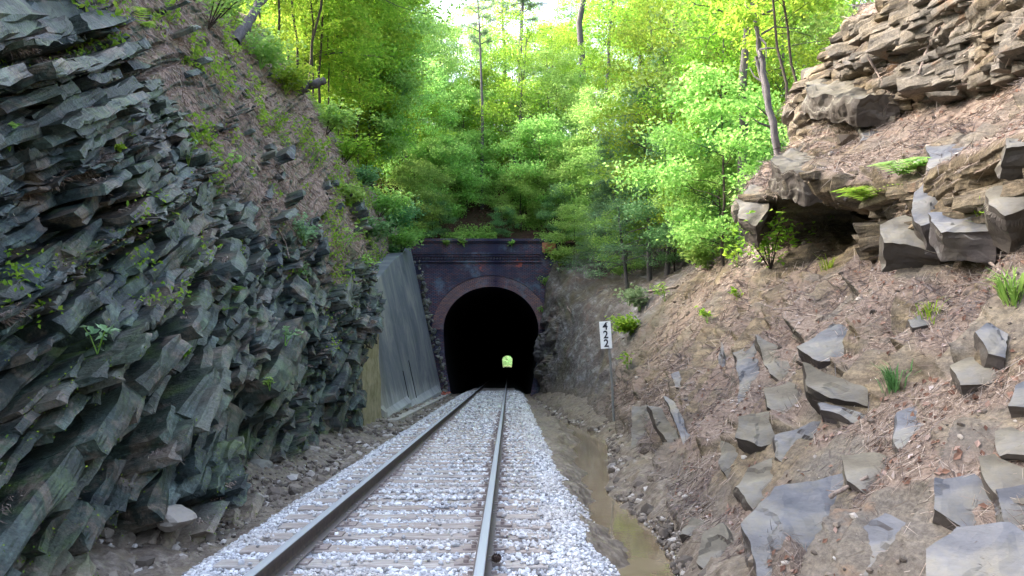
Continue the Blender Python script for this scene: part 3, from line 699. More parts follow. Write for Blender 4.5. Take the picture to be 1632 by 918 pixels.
for sx_, lab in ((TC - .75, 'left rail of the track with dark rusty web and polished head'), (TC + .75, 'right rail of the track with bright bluish polished head')):
    rm = MB(); ys = list(np.arange(2, 46, 1.0)) + [46, 100, 200, 427]; V = [[px_, yy, pz_] for yy in ys for px_, pz_ in prof]; n_ = len(prof)
    rm.add(V, [[a * n_ + k, (a + 1) * n_ + k, (a + 1) * n_ + (k + 1) % n_, a * n_ + (k + 1) % n_] for a in range(len(ys) - 1) for k in range(n_)])
    o = rm.build('rail', M['rail']); o.location = (sx_, 0, 0); tag(o, lab, 'rail', 'rails of the track')

# ------------------------------------------------------------------ tunnel and portal
PC = -1.03; PY = 45.0
def arch(nseg=28, grow=0.0):
    L = [(-2.20, -.62), (-2.32, .1), (-2.5, 1.0), (-2.63, 2.0), (-2.69, 3.0)]
    L = [(a - grow, b) for a, b in L]
    A = []
    for k in range(nseg + 1):
        a = math.pi - math.pi * k / nseg
        A.append(((2.69 + grow) * math.cos(a), 3.3 + (2.43 + grow) * math.sin(a)))
    return L + A + [(-a, b) for a, b in reversed(L)]
AR = arch()
def brick_mat(name, base1, base2, mortar, sk=1.0):
    t = NT(name, .85, .3)
    mp = t.n.new('ShaderNodeCombineXYZ'); s_ = t.sep(t.tc.outputs['Object'])
    t.link(s_[0], mp.inputs[0]); t.link(s_[2], mp.inputs[1])
    b = t.n.new('ShaderNodeTexBrick'); t.link(mp.outputs[0], b.inputs['Vector']); b.inputs['Scale'].default_value = 1
    b.inputs['Brick Width'].default_value = .22; b.inputs['Row Height'].default_value = .075; b.inputs['Mortar Size'].default_value = .016
    b.inputs['Color1'].default_value = (*base1, 1); b.inputs['Color2'].default_value = (*base2, 1); b.inputs['Mortar'].default_value = (*mortar, 1)
    c = b.outputs['Color']
    # soot, damp, lime and raw red patches
    soot = t.ramp(t.noise(.55, 5, .65, dist=.5), [(.40, .8 * sk), (.60, .08)])
    c = t.mix(soot, c, (.016, .018, .042))
    c = t.mix(t.ramp(t.noise(.8, 5, .7), [(.54, 0.), (.66, .6)]), c, (.14, .19, .26))
    c = t.mix(t.ramp(t.noise(1.1, 6, .75, dist=.3), [(.63, 0.), (.70, .8)]), c, (.42, .10, .07))
    # dark run-down stain above the crown of the arch
    dx = t.math('ABSOLUTE', t.math('SUBTRACT', s_[0], PC + .25))
    st = t.math('MULTIPLY', t.ramp(t.math('ADD', dx, t.math('MULTIPLY', t.noise(1.2, 4), .8)), [(.40, .8), (.95, 0.)]), 1.0)
    c = t.mix(st, c, (.016, .017, .05))
    t.bump(b.outputs['Fac'], -.6, .02)
    return t.col(c)
M['brick'] = brick_mat('old_brick', (.20, .09, .10), (.08, .09, .15), (.03, .03, .05))
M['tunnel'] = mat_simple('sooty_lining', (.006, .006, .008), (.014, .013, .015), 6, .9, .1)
portal = thing('tunnel_portal', 'dark weathered brick tunnel portal with arched black opening and dentil cornice', 'tunnel portal', (0, 0, 0))
# headwall with opening: fan of quads between arch and outer rectangle
def headwall():
    bm = bmesh.new(); X0, X1, Z0, Z1 = -7.6, 2.9, -.8, 8.32
    pts = [(PC + a, b) for a, b in AR]; n = len(pts); out = []
    for i, (a, b) in enumerate(pts):
        if i < 5 : out.append((X0, Z0 + (Z1 - Z0) * (b + .62) / 9.0))
        elif i >= n - 5: out.append((X1, Z0 + (Z1 - Z0) * (b + .62) / 9.0))
        else:
            ang = math.atan2(b - 3.0, a - PC); dx, dz = math.cos(ang), math.sin(ang); tm_ = []
            if dz > 1e-6: tm_.append((Z1 - 3.0) / dz)
            if dx < -1e-6: tm_.append((X0 - PC) / dx)
            if dx > 1e-6: tm_.append((X1 - PC) / dx)
            q = min(tm_); out.append((PC + dx * q, 3.0 + dz * q))
    out[0] = (X0, Z0); out[-1] = (X1, Z0)
    for yy, fl in ((PY, 0), (PY + 1.0, 1)):
        vi = [bm.verts.new((a, yy, b)) for a, b in pts]; vo = [bm.verts.new((a, yy, b)) for a, b in out]
        for i in range(n - 1):
            f = [vi[i], vi[i + 1], vo[i + 1], vo[i]]
            bm.faces.new(f if fl else f[::-1])
        # corner fillers
        for cx_, sgn in ((X0, -1), (X1, 1)):
            pr = [(i, o_) for i, o_ in enumerate(out[:-1]) if (abs(out[i][0] - cx_) < 1e-4) != (abs(out[i + 1][0] - cx_) < 1e-4)]
            for i, _ in pr:
                cv = bm.verts.new((cx_, yy, Z1)); f = [vo[i], vo[i + 1], cv]
                try: bm.faces.new(f)
                except ValueError: pass
        if fl == 0: k0i, k0o = vi, vo
    for i in range(n - 1):
        bm.faces.new([k0i[i], k0i[i + 1], vi[i + 1], vi[i]]); bm.faces.new([k0o[i], vo[i], vo[i + 1], k0o[i + 1]])
    bmesh.ops.recalc_face_normals(bm, faces=bm.faces)
    return bm
bm_obj('headwall', headwall(), M['brick'], portal)
# voussoir ring of radial bricks
ringm = MB(); N = 92
for k in range(N):
    a0 = math.pi * (1 - (k + .06) / N); a1 = math.pi * (1 - (k + .94) / N)
    pr = .045 + .012 * random.random()
    def P(a, g): return (PC + (2.69 + g) * math.cos(a), 3.3 + (2.43 + g) * math.sin(a))
    for g0, g1 in ((.0, .30), (.315, .62)):
        q = [P(a0, g0), P(a1, g0), P(a1, g1), P(a0, g1)]
        V = [[a, PY - pr, b] for a, b in q] + [[a, PY + .05, b] for a, b in q]
        ringm.add(V, [[0, 1, 2, 3], [4, 7, 6, 5], [0, 4, 5, 1], [1, 5, 6, 2], [2, 6, 7, 3], [3, 7, 4, 0]])
M['ring'] = brick_mat('arch_brick', (.42, .19, .15), (.26, .15, .17), (.1, .1, .12), .55)
ringm.build('arch_ring', M['ring'], portal)
edge = MB(); 
for k in range(N):
    a0 = math.pi * (1 - k / N); a1 = math.pi * (1 - (k + 1) / N)
    q = [P(a0, .635), P(a1, .635), P(a1, .70), P(a0, .70)]
    V = [[a, PY - .09, b] for a, b in q] + [[a, PY + .05, b] for a, b in q]
    edge.add(V, [[0, 1, 2, 3], [4, 7, 6, 5], [0, 4, 5, 1], [1, 5, 6, 2], [2, 6, 7, 3], [3, 7, 4, 0]])
edge.build('label_course', M['brick'], portal)
X0, X1 = -7.4, 1.78
co = MB(); co.box(((X0 + 2.9) / 2, PY + .42, 8.40), (2.9 - X0, 1.15, .14)); co.box(((X0 + 2.9) / 2, PY + .44, 8.28), (2.9 - X0, 1.05, .07)); co.build('coping', M['brick'], portal)
cn = MB(); cn.box(((X0 + X1) / 2, PY - .11, 7.62), (X1 - X0, .26, .10)); cn.box(((X0 + X1) / 2, PY - .08, 7.50), (X1 - X0, .18, .12)); cn.box(((X0 + X1) / 2, PY - .05, 7.15), (X1 - X0, .12, .08)); cn.build('cornice', M['brick'], portal)
dn = MB(); dn.box((0, 0, 0), (.085, .12, .16)); d0 = dn.build('dentil', M['brick'], portal); xx = X0 + .06; d0.location = (xx, PY - .06, 7.36)
while xx < X1 - .175: xx += .175; q = d0.copy(); COL.objects.link(q); q.location = (xx, PY - .06, 7.36)
pn = MB(); pn.box((2.25, PY - .12, 7.95), (.75, .3, .55)); 
M['redbrick'] = mat_simple('raw_red_brick', (.28, .10, .06), (.45, .2, .12), 12)
pn.build('end_block', M['redbrick'], portal)
# lining: closed tube with thickness
tb = bmesh.new(); rows = []
pts = [(PC + a, b) for a, b in AR]; ptsO = [(PC + a * 1.18, b * 1.12 + (0 if b > 0 else -.3)) for a, b in AR]
for yy in [PY + .3, 60, 100, 200, 300, 425.5]: rows.append([tb.verts.new((a, yy, b)) for a, b in pts])
for r0, r1 in zip(rows[:-1], rows[1:]):
    for i in range(len(pts) - 1): tb.faces.new([r0[i], r0[i + 1], r1[i + 1], r1[i]])
rowsO = [[tb.verts.new((a, yy, b)) for a, b in ptsO] for yy in (PY + 1.05, 424.8)]
for i in range(len(pts) - 1): tb.faces.new([rowsO[0][i], rowsO[1][i], rowsO[1][i + 1], rowsO[0][i + 1]])
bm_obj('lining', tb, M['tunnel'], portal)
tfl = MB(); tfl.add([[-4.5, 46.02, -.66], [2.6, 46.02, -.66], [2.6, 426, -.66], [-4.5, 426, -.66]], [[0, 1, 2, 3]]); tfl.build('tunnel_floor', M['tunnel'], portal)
fh = headwall(); fo = bm_obj('far_headwall', fh, M['brick'], portal); fo.location = (0, 424.6 - PY, 0)

# concrete retaining wall (battered) and low block
tt = NT('stained_concrete', .8, .3); s_ = tt.sep(tt.tc.outputs['Object'])
run = tt.noise(1.1, 7, .75, vec=tt.mapping((.3, .5, .3)), dist=.8)
c = tt.ramp(run, [(.3, (.06, .068, .082)), (.48, (.125, .135, .148)), (.60, (.20, .20, .19)), (.74, (.30, .275, .23))])
wet = tt.ramp(tt.math('ADD', s_[2], tt.math('MULTIPLY', tt.noise(1.5, 5, .7, vec=tt.mapping((.2, 2.5, .25))), 2.2)), [(.0, 1.), (1.0, 0.)])
low = tt.ramp(tt.math('DIVIDE', tt.math('ADD', tt.math('ADD', s_[2], .5), tt.math('MULTIPLY', tt.noise(1.0, 6, .8, vec=tt.mapping((.2, 1.6, .30))), 2.6)), 4.), [(.40, .9), (.60, .0)])
c = tt.mix(low, c, (.36, .37, .36))
c = tt.mix(tt.ramp(tt.noise(3.5, 5, .7, vec=tt.mapping((.2, 1.0, .16))), [(.60, 0.), (.66, .8)]), c, tt.mix(low, c, (.50, .50, .48)))
mossd = tt.ramp(tt.math('DIVIDE', s_[1], 50.), [(.44, .7), (.53, 0.)])
c = tt.mix(mossd, c, (.20, .17, .07))
tt.bump(tt.noise(6, 6, .7), .3, .02); M['conc'] = tt.col(c)
rw = thing('retaining_wall', 'tall stained concrete wall leaning back on the left beside the tunnel portal', 'retaining wall', (0, 0, 0))
def wall_mesh():
    ys = np.linspace(24.0, 43.4, 60); m = MB(); V = []; nz_ = 26
    for yy in ys:
        top = np.interp(yy, [24.0, 28, 34.7, 43.4], [3.2, 4.2, 5.9, 7.75])
        for k in range(nz_):
            zz_ = -.7 + (top + .7) * k / (nz_ - 1)
            xb = np.interp(yy, [23, 43.4], [-3.78, -3.62]); xx_ = xb - .225 * (zz_ + .3) if zz_ > -.05 else xb + .03 + .06
            V.append([xx_, yy, zz_])
    n = len(V)
    V2 = [[v[0] - .9, v[1], v[2] - .01] for v in V]
    F = []
    for a in range(len(ys) - 1):
        for k in range(nz_ - 1):
            q = a * nz_ + k; F.append([q, q + nz_, q + nz_ + 1, q + 1]); F.append([n + q, n + q + 1, n + q + nz_ + 1, n + q + nz_])
        q = a * nz_ + nz_ - 1; F.append([q, q + nz_, n + q + nz_, n + q])
    for a in (0, (len(ys) - 1) * nz_):
        for k in range(nz_ - 1): F.append([a + k, a + k + 1, n + a + k + 1, n + a + k])
    m.add(V + V2, F); return m
wall_mesh().build('wall_face', M['conc'], rw)
ft = MB(); ft.box((-3.50, 33.4, -.34), (.5, 19.8, .16)); ft.build('footing', mat_simple('pale_footing', (.24, .22, .19), (.46, .43, .38), 5), rw)
jm = MB()
for yy, hh in ((30.2, 1.1), (32.6, 1.5)): 
    jm.box((-3.735 - .225 * (hh / 2), yy, hh / 2 - .1), (.02, .02, hh + .25), ((math.cos(-.22), 0, math.sin(-.22)), (0, 1, 0), (-math.sin(-.22), 0, math.cos(-.22))))
jm.build('crack', M['tunnel'], rw)
bw = bmesh.new(); bmesh.ops.create_cube(bw, size=1)
for v in bw.verts: v.co = (v.co.x * 1.4 - 4.38 - (.16 if v.co.z > 0 else 0), v.co.y * 2.9 + 22.0, v.co.z * 2.9 + .85 - (.2 if v.co.y < 0 and v.co.z > 0 else 0))
bmesh.ops.bevel(bw, geom=bw.edges[:], offset=.06, segments=2, affect='EDGES'); bmesh.ops.subdivide_edges(bw, edges=bw.edges[:], cuts=3, use_grid_fill=True)
for v in bw.verts: v.co += Vector((.02 * math.sin(v.co.y * 9 + v.co.z * 5), 0, .02 * math.sin(v.co.y * 7)))
tag(bm_obj('concrete_block', bw, mat_simple('mossy_concrete', (.13, .12, .05), (.36, .31, .20), 3, .85)), 'low mossy yellowish concrete block at the near end of the tall leaning wall', 'concrete block')
# jagged stone edging where wall meets portal
C = [(-3.72 - .225 * (z_ + .3) + .12 + RS.uniform(-.05, .3), 44.3 + RS.uniform(-.4, .4), z_) for z_ in np.arange(-.3, 7.2, .09)]
stones('rubble', C, RS.uniform(.06, .20, len(C)), M['boulder'], 1, 'rough broken stone filling between concrete wall and brick portal', 'rubble')
C = [(RS.uniform(-4.0, -3.35), RS.uniform(42.6, 44.6), -.32 + RS.uniform(0, .18)) for _ in range(26)]
bb = MB()
for c_ in C:
    a = RS.uniform(0, 3); bb.box(c_, (.24, .12, .08), ((math.cos(a), -math.sin(a), 0), (math.sin(a), math.cos(a), 0), (0, 0, 1)))
tag(bb.build('fallen_bricks', mat_simple('red_brick', (.38, .07, .04), (.55, .16, .10), 12)), 'small heap of broken red bricks at the foot of the portal, left of track', 'bricks', kind='stuff')

# ------------------------------------------------------------------ signs
def text_mesh(ch, size, mat, parent, loc, rot=(R(90), 0, 0), sx=1.0, name='digit', bold=.0):
    cu = bpy.data.curves.new('t', 'FONT'); cu.body = ch; cu.size = size; cu.align_x = 'CENTER'; cu.align_y = 'CENTER'; cu.extrude = .003; cu.offset = bold
    to = bpy.data.objects.new('t', cu); COL.objects.link(to); bpy.context.view_layer.update()
    me = bpy.data.meshes.new_from_object(to.evaluated_get(bpy.context.evaluated_depsgraph_get())); bpy.data.objects.remove(to)
    me.materials.clear(); me.materials.append(mat); me.name = name
    o = bpy.data.objects.new(name, me); COL.objects.link(o); o.parent = parent; o.location = loc; o.rotation_euler = rot; o.scale = (sx, 1, 1); return o
M['white'] = mat_simple('white_sign', (.66, .66, .64), (.82, .82, .80), 5, .5)
M['black'] = mat_simple('black_paint', (.012, .012, .02), (.02, .02, .03), 5, .5)
M['steel'] = mat_simple('galvanised_post', (.16, .17, .17), (.28, .29, .29), 14, .5, .5, .4)
p0 = at(978, 652, 20.0); sg = thing('milepost_sign', 'white milepost plate with stacked black digits 4 2 2 on a grey steel post', 'sign', p0)
hz = 2.16; lean = -.045
pm = MB(); pm.tube([(0, 0, -.3), (lean * .0 - .03, 0, .6), (lean * hz, 0, hz - .55)], [.03, .03, .03], 4); pm.build('post', M['steel'], sg)
bm = bmesh.new(); bmesh.ops.create_cube(bm, size=1)
for v in bm.verts: v.co = (v.co.x * .285, v.co.y * .012, v.co.z * .68)
bmesh.ops.bevel(bm, geom=bm.edges[:], offset=.004, segments=1, affect='EDGES')
pl = bm_obj('sign_plate', bm, M['white'], sg); pl.location = (lean * hz - .14 * 0 - .085, -.04, hz - .32); pl.rotation_euler = (0, R(-3.2), 0)
for i, ch in enumerate('422'): text_mesh(ch, .265, M['black'], pl, (0, -.0085, .215 - .215 * i), sx=.95, bold=.006)
for zb_ in (.31, -.31):
    b = MB(); b.box((.06, -.009, zb_), (.02, .012, .02)); b.build('bolt', M['steel'], pl)
# small square notice on the portal pier
s2 = thing('notice_sign', 'small pinkish white square notice with a ring symbol on the right side of tunnel mouth', 'sign', (1.77, PY - .03, 1.55))
b = MB(); b.box((0, 0, 0), (.32, .02, .50)); pp = b.build('notice_plate', mat_simple('pink_white', (.62, .5, .55), (.75, .66, .7), 4, .6), s2)
tr = bmesh.new(); 
for k in range(24):
    a0, a1 = k / 24 * 2 * math.pi, (k + 1) / 24 * 2 * math.pi
    q = [tr.verts.new((r_ * math.cos(a), -.014, r_ * math.sin(a))) for r_, a in ((.085, a0), (.115, a0), (.115, a1), (.085, a1))]; tr.faces.new(q)
q = [tr.verts.new(v_) for v_ in ((-.09, -.0142, .05), (-.07, -.0142, .08), (.09, -.0142, -.05), (.07, -.0142, -.08))]; tr.faces.new(q)
q = [tr.verts.new(v_) for v_ in ((-.055, -.0138, -.05), (.055, -.0138, -.05), (.055, -.0138, -.02), (-.055, -.0138, -.02))]; tr.faces.new(q)
bm_obj('ring_symbol', tr, mat_simple('dull_red', (.3, .1, .15), (.4, .18, .2), 5), pp)

# ------------------------------------------------------------------ rock slabs on the right bank (polygons read off the photo, set on the bank with real thickness)
def slab(poly, kind, label, thick=.3, nrm=(-.5, -.45, .74), lift=.05, depth=None, name='rock_slab', rough=.03):
    cxp = sum(p[0] for p in poly) / len(poly); cyp = sum(p[1] for p in poly) / len(poly)
    n = Vector(nrm).normalized()
    if depth: c0 = at(cxp, cyp, depth)
    else:
        h = hit(cxp, cyp)
        if h is None: return
        c0 = h[0]
    c0 = c0 + n * lift; o0 = Vector((0, 0, CAM_Z)); pts = []
    for p in poly:
        d = ray(*p); dn = d.dot(n)
        if dn > -.12: return
        q = o0 + d * ((c0 - o0).dot(n) / dn)
        pts.append(q - c0)
    bm = bmesh.new(); vs = [bm.verts.new(p) for p in pts]; f = bm.faces.new(vs); f.normal_update()
    if f.normal.dot(n) < 0: f.normal_flip()
    ext = bmesh.ops.extrude_face_region(bm, geom=[f])
    nf = [g_ for g_ in ext['geom'] if isinstance(g_, bmesh.types.BMVert)]
    # the extruded copy becomes the top, the original the hidden bottom
    for v in nf: v.co += n * .0
    for v in vs: v.co = v.co * 1.03 - n * thick + Vector((0, .06, 0))
    bmesh.ops.recalc_face_normals(bm, faces=bm.faces)
    bmesh.ops.triangulate(bm, faces=bm.faces)
    for _ in range(5):
        L = [e for e in bm.edges if e.calc_length() > .055]
        if not L or len(bm.verts) > 9000: break
        bmesh.ops.subdivide_edges(bm, edges=L, cuts=1)
        bmesh.ops.triangulate(bm, faces=bm.faces)
    bm.normal_update()
    co = np.array([v.co[:] for v in bm.verts]) + np.array(c0); nn_ = np.array([v.normal[:] for v in bm.verts]); na = np.array(n)
    hgt = co @ na
    seed = int(cxp * 7 + cyp) % 997
    side = 1 - np.abs(nn_ @ na)
    def vec(f, sd_): return np.stack([vn(*(co * f + 17.3 * k).T, seed + sd_ + k) for k in range(3)], -1)
    dv = rough * 2.2 * vec(1.7, 0) + rough * 1.1 * vec(4.5, 5) + rough * .45 * vec(12, 9)
    step = np.floor(3.0 * (.5 + .5 * vn(*(co * np.array([1.3, .8, 1.3])).T, seed + 8)) + .25 * vn(*(co * 5).T, seed + 14))
    lay = np.floor(hgt / .075 + .3 * vn(*(co * 1.5).T, seed + 3)); horiz = co - co.mean(0); horiz -= np.outer(horiz @ na, na); horiz /= np.linalg.norm(horiz, axis=1)[:, None] + 1e-6
    dv += horiz * ((_h(lay, lay * 0, lay * 0, seed) - .5) * .02 * np.clip(side * 3, 0, 1))[:, None] - na * (step * .022)[:, None]
    for v, q in zip(bm.verts, dv): v.co += Vector(q)
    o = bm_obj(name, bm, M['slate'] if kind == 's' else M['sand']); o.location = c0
    return tag(o, label, 'rock slab', 'rock slabs on the right bank')
SL = [
 ([(1190,838),(1235,780),(1320,760),(1400,740),(1395,790),(1350,860),(1300,925),(1215,925)], 's', 'largest smooth blue grey slab at the foot of the bank, lower right', .4),
 ([(1475,880),(1520,850),(1600,856),(1650,880),(1650,950),(1480,950)], 's', 'wide flat purple grey slab at the very bottom right corner', .35),
 ([(1168,770),(1190,740),(1250,722),(1275,750),(1240,800),(1200,822)], 'n', 'tan slab standing directly above the largest blue grey slab', .35),
 ([(1165,560),(1200,545),(1212,590),(1236,625),(1230,655),(1180,660),(1172,610)], 's', 'upright grey plate at left of the cluster of ledges in mid bank', .35),
 ([(1225,620),(1262,605),(1300,625),(1318,655),(1270,672),(1226,645)], 'n', 'pointed tan plate in the middle of the mid bank ledges', .22),
 ([(1200,530),(1235,545),(1262,580),(1290,600),(1262,606),(1225,590)], 'n', 'dark edged tilted plate at the top left of mid bank ledges', .3),
 ([(1275,545),(1330,510),(1372,515),(1385,548),(1340,575),(1300,570)], 's', 'highest broad grey slab among mid bank ledges', .35),
 ([(1290,575),(1335,590),(1380,620),(1376,650),(1330,640),(1300,610)], 'n', 'slab with deep dark underside below the highest grey slab', .4),
 ([(1310,640),(1350,650),(1395,655),(1400,672),(1350,668),(1312,655)], 's', 'narrow ledge stone at the right end of mid bank ledges', .2),
 ([(1180,668),(1240,658),(1290,672),(1280,705),(1215,712),(1175,695)], 'n', 'sandy coloured flat slab below the upright grey plate', .25),
 ([(1235,680),(1330,668),(1370,680),(1330,715),(1260,735),(1235,715)], 's', 'wide smooth grey slab between mid ledges and lower slabs', .25),
 ([(1035,640),(1052,650),(1085,705),(1098,740),(1078,735),(1050,690)], 'n', 'long thin upright plate leaning at the toe of the bank', .22),
 ([(1060,630),(1075,640),(1118,710),(1135,752),(1115,745),(1085,690)], 's', 'second thin leaning plate just behind the first at the toe', .22),
 ([(1008,650),(1030,648),(1055,700),(1050,730),(1005,728)], 'n', 'yellowish slab at the toe in front of the thin leaning plates', .3),
 ([(1150,700),(1172,690),(1200,720),(1180,750),(1155,760),(1145,730)], 'n', 'broken tan block between thin leaning plates and tan slab', .35),
 ([(1120,850),(1160,838),(1185,870),(1190,930),(1125,930),(1105,890)], 'n', 'rounded pale tan rock at the bottom beside the muddy ditch', .4),
 ([(1340,730),(1390,722),(1430,735),(1425,780),(1385,790),(1345,765)], 'n', 'tan slab poking from straw right of the largest slab', .25),
 ([(1425,650),(1470,640),(1490,670),(1470,720),(1430,735),(1415,700)], 's', 'grey slab half hidden in straw in the right middle bank', .22),
 ([(1365,850),(1400,815),(1440,830),(1450,880),(1420,935),(1370,925)], 's', 'pale purple slab tilted between the two largest bottom slabs', .35),
 ([(1520,570),(1560,560),(1590,575),(1585,600),(1530,605)], 'n', 'small tan ledge stone high in straw near the right edge', .22),
 ([(1555,525),(1590,508),(1615,525),(1600,560),(1570,552)], 's', 'grey stone with dark hollow near the right edge, mid height', .25),
 ([(1570,730),(1600,720),(1650,735),(1650,790),(1600,780)], 'n', 'tan block at right edge above the straw drift', .35),
 ([(1595,775),(1650,765),(1650,850),(1605,840)], 's', 'grey broken block at right edge above the corner slab', .35),
 ([(1585,690),(1612,680),(1650,690),(1650,725),(1600,722)], 'n', 'sandy stone at right edge halfway down the bank', .3),
 ([(1475,225),(1540,220),(1560,245),(1520,290),(1480,270)], 's', 'blocky grey green boulder on the upper right slope', .5),
 ([(1455,300),(1480,285),(1525,300),(1530,345),(1470,350),(1450,330)], 's', 'grey slab stacked under the blocky boulder', .4),
 ([(1410,355),(1450,345),(1500,365),(1555,385),(1500,398),(1410,385)], 'n', 'long low tan ledge under the stacked grey slabs', .35),
 ([(1480,330),(1560,335),(1610,350),(1580,372),(1500,362)], 's', 'overhanging dark edged slab right of the stacked grey slabs', .3),
 ([(1580,300),(1640,290),(1650,330),(1600,345),(1575,330)], 'n', 'rusty orange sided block at right edge above the long ledge', .4),
 ([(1600,205),(1650,200),(1650,225),(1605,225)], 'n', 'small rust coloured block at right edge on upper slope', .3),
 ([(1172,320),(1200,290),(1232,300),(1225,330),(1205,355),(1180,345)], 'n', 'pale projecting stone at far left of the overhanging ledge', .5),
 ([(1150,540),(1140,575),(1165,600),(1160,640),(1140,630)], 's', 'small bluish stone in straw left of mid bank ledges', .2),
 ([(1070,595),(1082,590),(1088,615),(1074,618)], 's', 'tiny grey stone on bare slope behind the leaning plates', .15),
 ([(1440,500),(1470,492),(1480,510),(1452,518)], 's', 'flat grey stone lying alone in straw at mid right', .12),
 ([(1130,840),(1105,860),(1080,850),(1100,825)], 'n', 'pale angular stone by the ditch left of the rounded rock', .3),
 ([(1660,600),(1600,620),(1590,650),(1650,660)], 's', 'grey slab under straw at the right edge, halfway up', .25),
 ([(1500,770),(1545,760),(1570,790),(1545,830),(1500,815)], 's', 'bluish slab showing through straw above the corner slab', .22),
 ([(1255,815),(1300,800),(1310,770),(1330,795),(1300,850)], 'n', 'thin tan flake lying on the largest blue grey slab', .06),
]
for i, (poly, k, lab, th) in enumerate(SL):
    rr = random.Random(i)
    slab(poly, k, lab, th * 1.0, (-.36 + rr.uniform(-.16, .12), -.56 + rr.uniform(-.18, .16), .74), .07)
# overhanging ledge capstones and stacked beds of the upper outcrop
CAP = [
 ([(1225,262),(1250,238),(1330,212),(1400,215),(1432,236),(1425,262),(1330,282),(1262,282)], 12.6, .42, 'n', 'big overhanging capstone covered with straw above the dark hollow'),
 ([(1280,112),(1330,98),(1400,100),(1450,112),(1440,150),(1370,160),(1290,150)], 13.6, .40, 'n', 'broad tan sandstone bed below the top outcrop'),
 ([(1300,40),(1350,25),(1440,30),(1500,42),(1490,66),(1400,72),(1310,66)], 13.2, .30, 'n', 'long layered sandstone bed in the top outcrop'),
 ([(1370,75),(1450,66),(1520,72),(1515,92),(1440,98),(1378,95)], 12.6, .22, 'n', 'thin sandstone ledge under the long layered bed'),
 ([(1450,18),(1530,8),(1600,10),(1600,40),(1520,45),(1460,40)], 12.0, .3, 'n', 'rough sandstone block at the top near right corner'),
 ([(1560,50),(1640,40),(1650,80),(1600,92),(1565,80)], 10.5, .35, 's', 'dark shaded ledge block in the top right corner'),
 ([(1340,150),(1400,145),(1450,158),(1430,185),(1360,182)], 13.0, .3, 'n', 'smooth tan boulder between top outcrop and capstone'),
 ([(1360,190),(1400,180),(1470,192),(1460,212),(1380,212)], 12.3, .3, 's', 'dark stone block tucked above the capstone'),
]
for i, (poly, dep, th, k, lab) in enumerate(CAP):
    slab(poly, k, lab, th, (-.22, -.42, .88), .0, dep, rough=.05)

# ------------------------------------------------------------------ straw, litter, rubble (stuff)
def scatter(P, Nn, mask, n, power=1.6, rs=RS):
    Q = P[:-1, :-1]; a = P[1:, :-1] - Q; b = P[:-1, 1:] - Q
    area = np.linalg.norm(np.cross(a, b), axis=2); dist = np.maximum(Q[..., 1], 4)
    wgt = area * mask[:-1, :-1] / dist ** power; wgt[Q[..., 1] > 44] = 0; wgt[Q[..., 2] > 11.5] = 0
    wgt = wgt.ravel(); wgt /= wgt.sum(); idx = rs.choice(len(wgt), n, p=wgt)
    u, v = rs.uniform(0, 1, (2, n, 1)); q = Q.reshape(-1, 3)[idx] + u * a.reshape(-1, 3)[idx] + v * b.reshape(-1, 3)[idx]
    return q, Nn[:-1, :-1].reshape(-1, 3)[idx]
def needles(P, Nn, mask, n, ln=.16, wd=.0035):
    q, nn_ = scatter(P, Nn, mask, n)
    d = RS.normal(size=(n, 3)); d[:, 2] -= .35; d -= nn_ * np.sum(d * nn_, 1)[:, None]; d /= np.linalg.norm(d, axis=1)[:, None]
    d += nn_ * RS.uniform(-.05, .55, (n, 1)); L = ln * RS.uniform(.5, 1.3, (n, 1)) * np.clip(q[:, 1:2] / 9, .8, 1.6)
    sde = np.cross(d, RS.normal(size=(n, 3))); sde /= np.linalg.norm(sde, axis=1)[:, None] + 1e-9
    W = wd * np.clip(q[:, 1:2] / 7, .8, 3)
    a = q + nn_ * .005; m = a + d * L * .55 + nn_ * .006; b = a + d * L; b[:, 2] -= RS.uniform(0, .05, n)
    V = np.stack([a - sde * W, a + sde * W, b + sde * W * .4, b - sde * W * .4], 1).reshape(-1, 3)
    return V, np.arange(n * 4).reshape(-1, 4)
dfac = np.clip(.25 + 1.2 * (fbm(RP[..., 0] * .8, RP[..., 1] * .8, RP[..., 2] * .8, 3, 301) + .3), .1, 1)
V, F = needles(RPD, NR, strawR * dfac, 320000, .15, .0029)
tag(mesh_np('pine_straw', V, F, M['needles']), 'brown fallen pine needles matted over the right bank', 'pine straw', kind='stuff')
V, F = needles(LPD, ND, strawL + .0, 120000, .11, .003)
cc_ = BLK_TOP[0].mean(1); pk = np.clip(fbm(cc_[:, 0] * .6, cc_[:, 1] * .6, cc_[:, 2] * .6, 3, 711) + .02 + .10 * sstep(1, 4, cc_[:, 2]), 0, 1) ** 1.3; kb = RS.choice(len(cc_), 2600, p=pk / pk.sum()); base_ = []
M_N = 26
for k_ in kb:
    tp_ = BLK_TOP[0][k_][(G26[:, 1] > .9) & (G26[:, 2] > .1)]; wq = RS.dirichlet(np.ones(len(tp_)) * .5, M_N); base_.append(wq @ tp_)
base_ = np.concatenate(base_); n_ = len(base_); dd_ = RS.normal(size=(n_, 3)); dd_[:, 2] = -np.abs(dd_[:, 2]) * .7; dd_[:, 0] = np.abs(dd_[:, 0]); dd_ /= np.linalg.norm(dd_, axis=1)[:, None]
sd_ = np.cross(dd_, RS.normal(size=(n_, 3))); sd_ /= np.linalg.norm(sd_, axis=1)[:, None]; Wd = .003 * np.clip(base_[:, 1:2] / 7, .8, 3); base_[:, 2] += .012
V2 = np.stack([base_ - sd_ * Wd, base_ + sd_ * Wd, base_ + dd_ * .13 + sd_ * Wd * .4, base_ + dd_ * .13 - sd_ * Wd * .4], 1).reshape(-1, 3)
V = np.vstack([V, V2]); F = np.arange(len(V)).reshape(-1, 4)
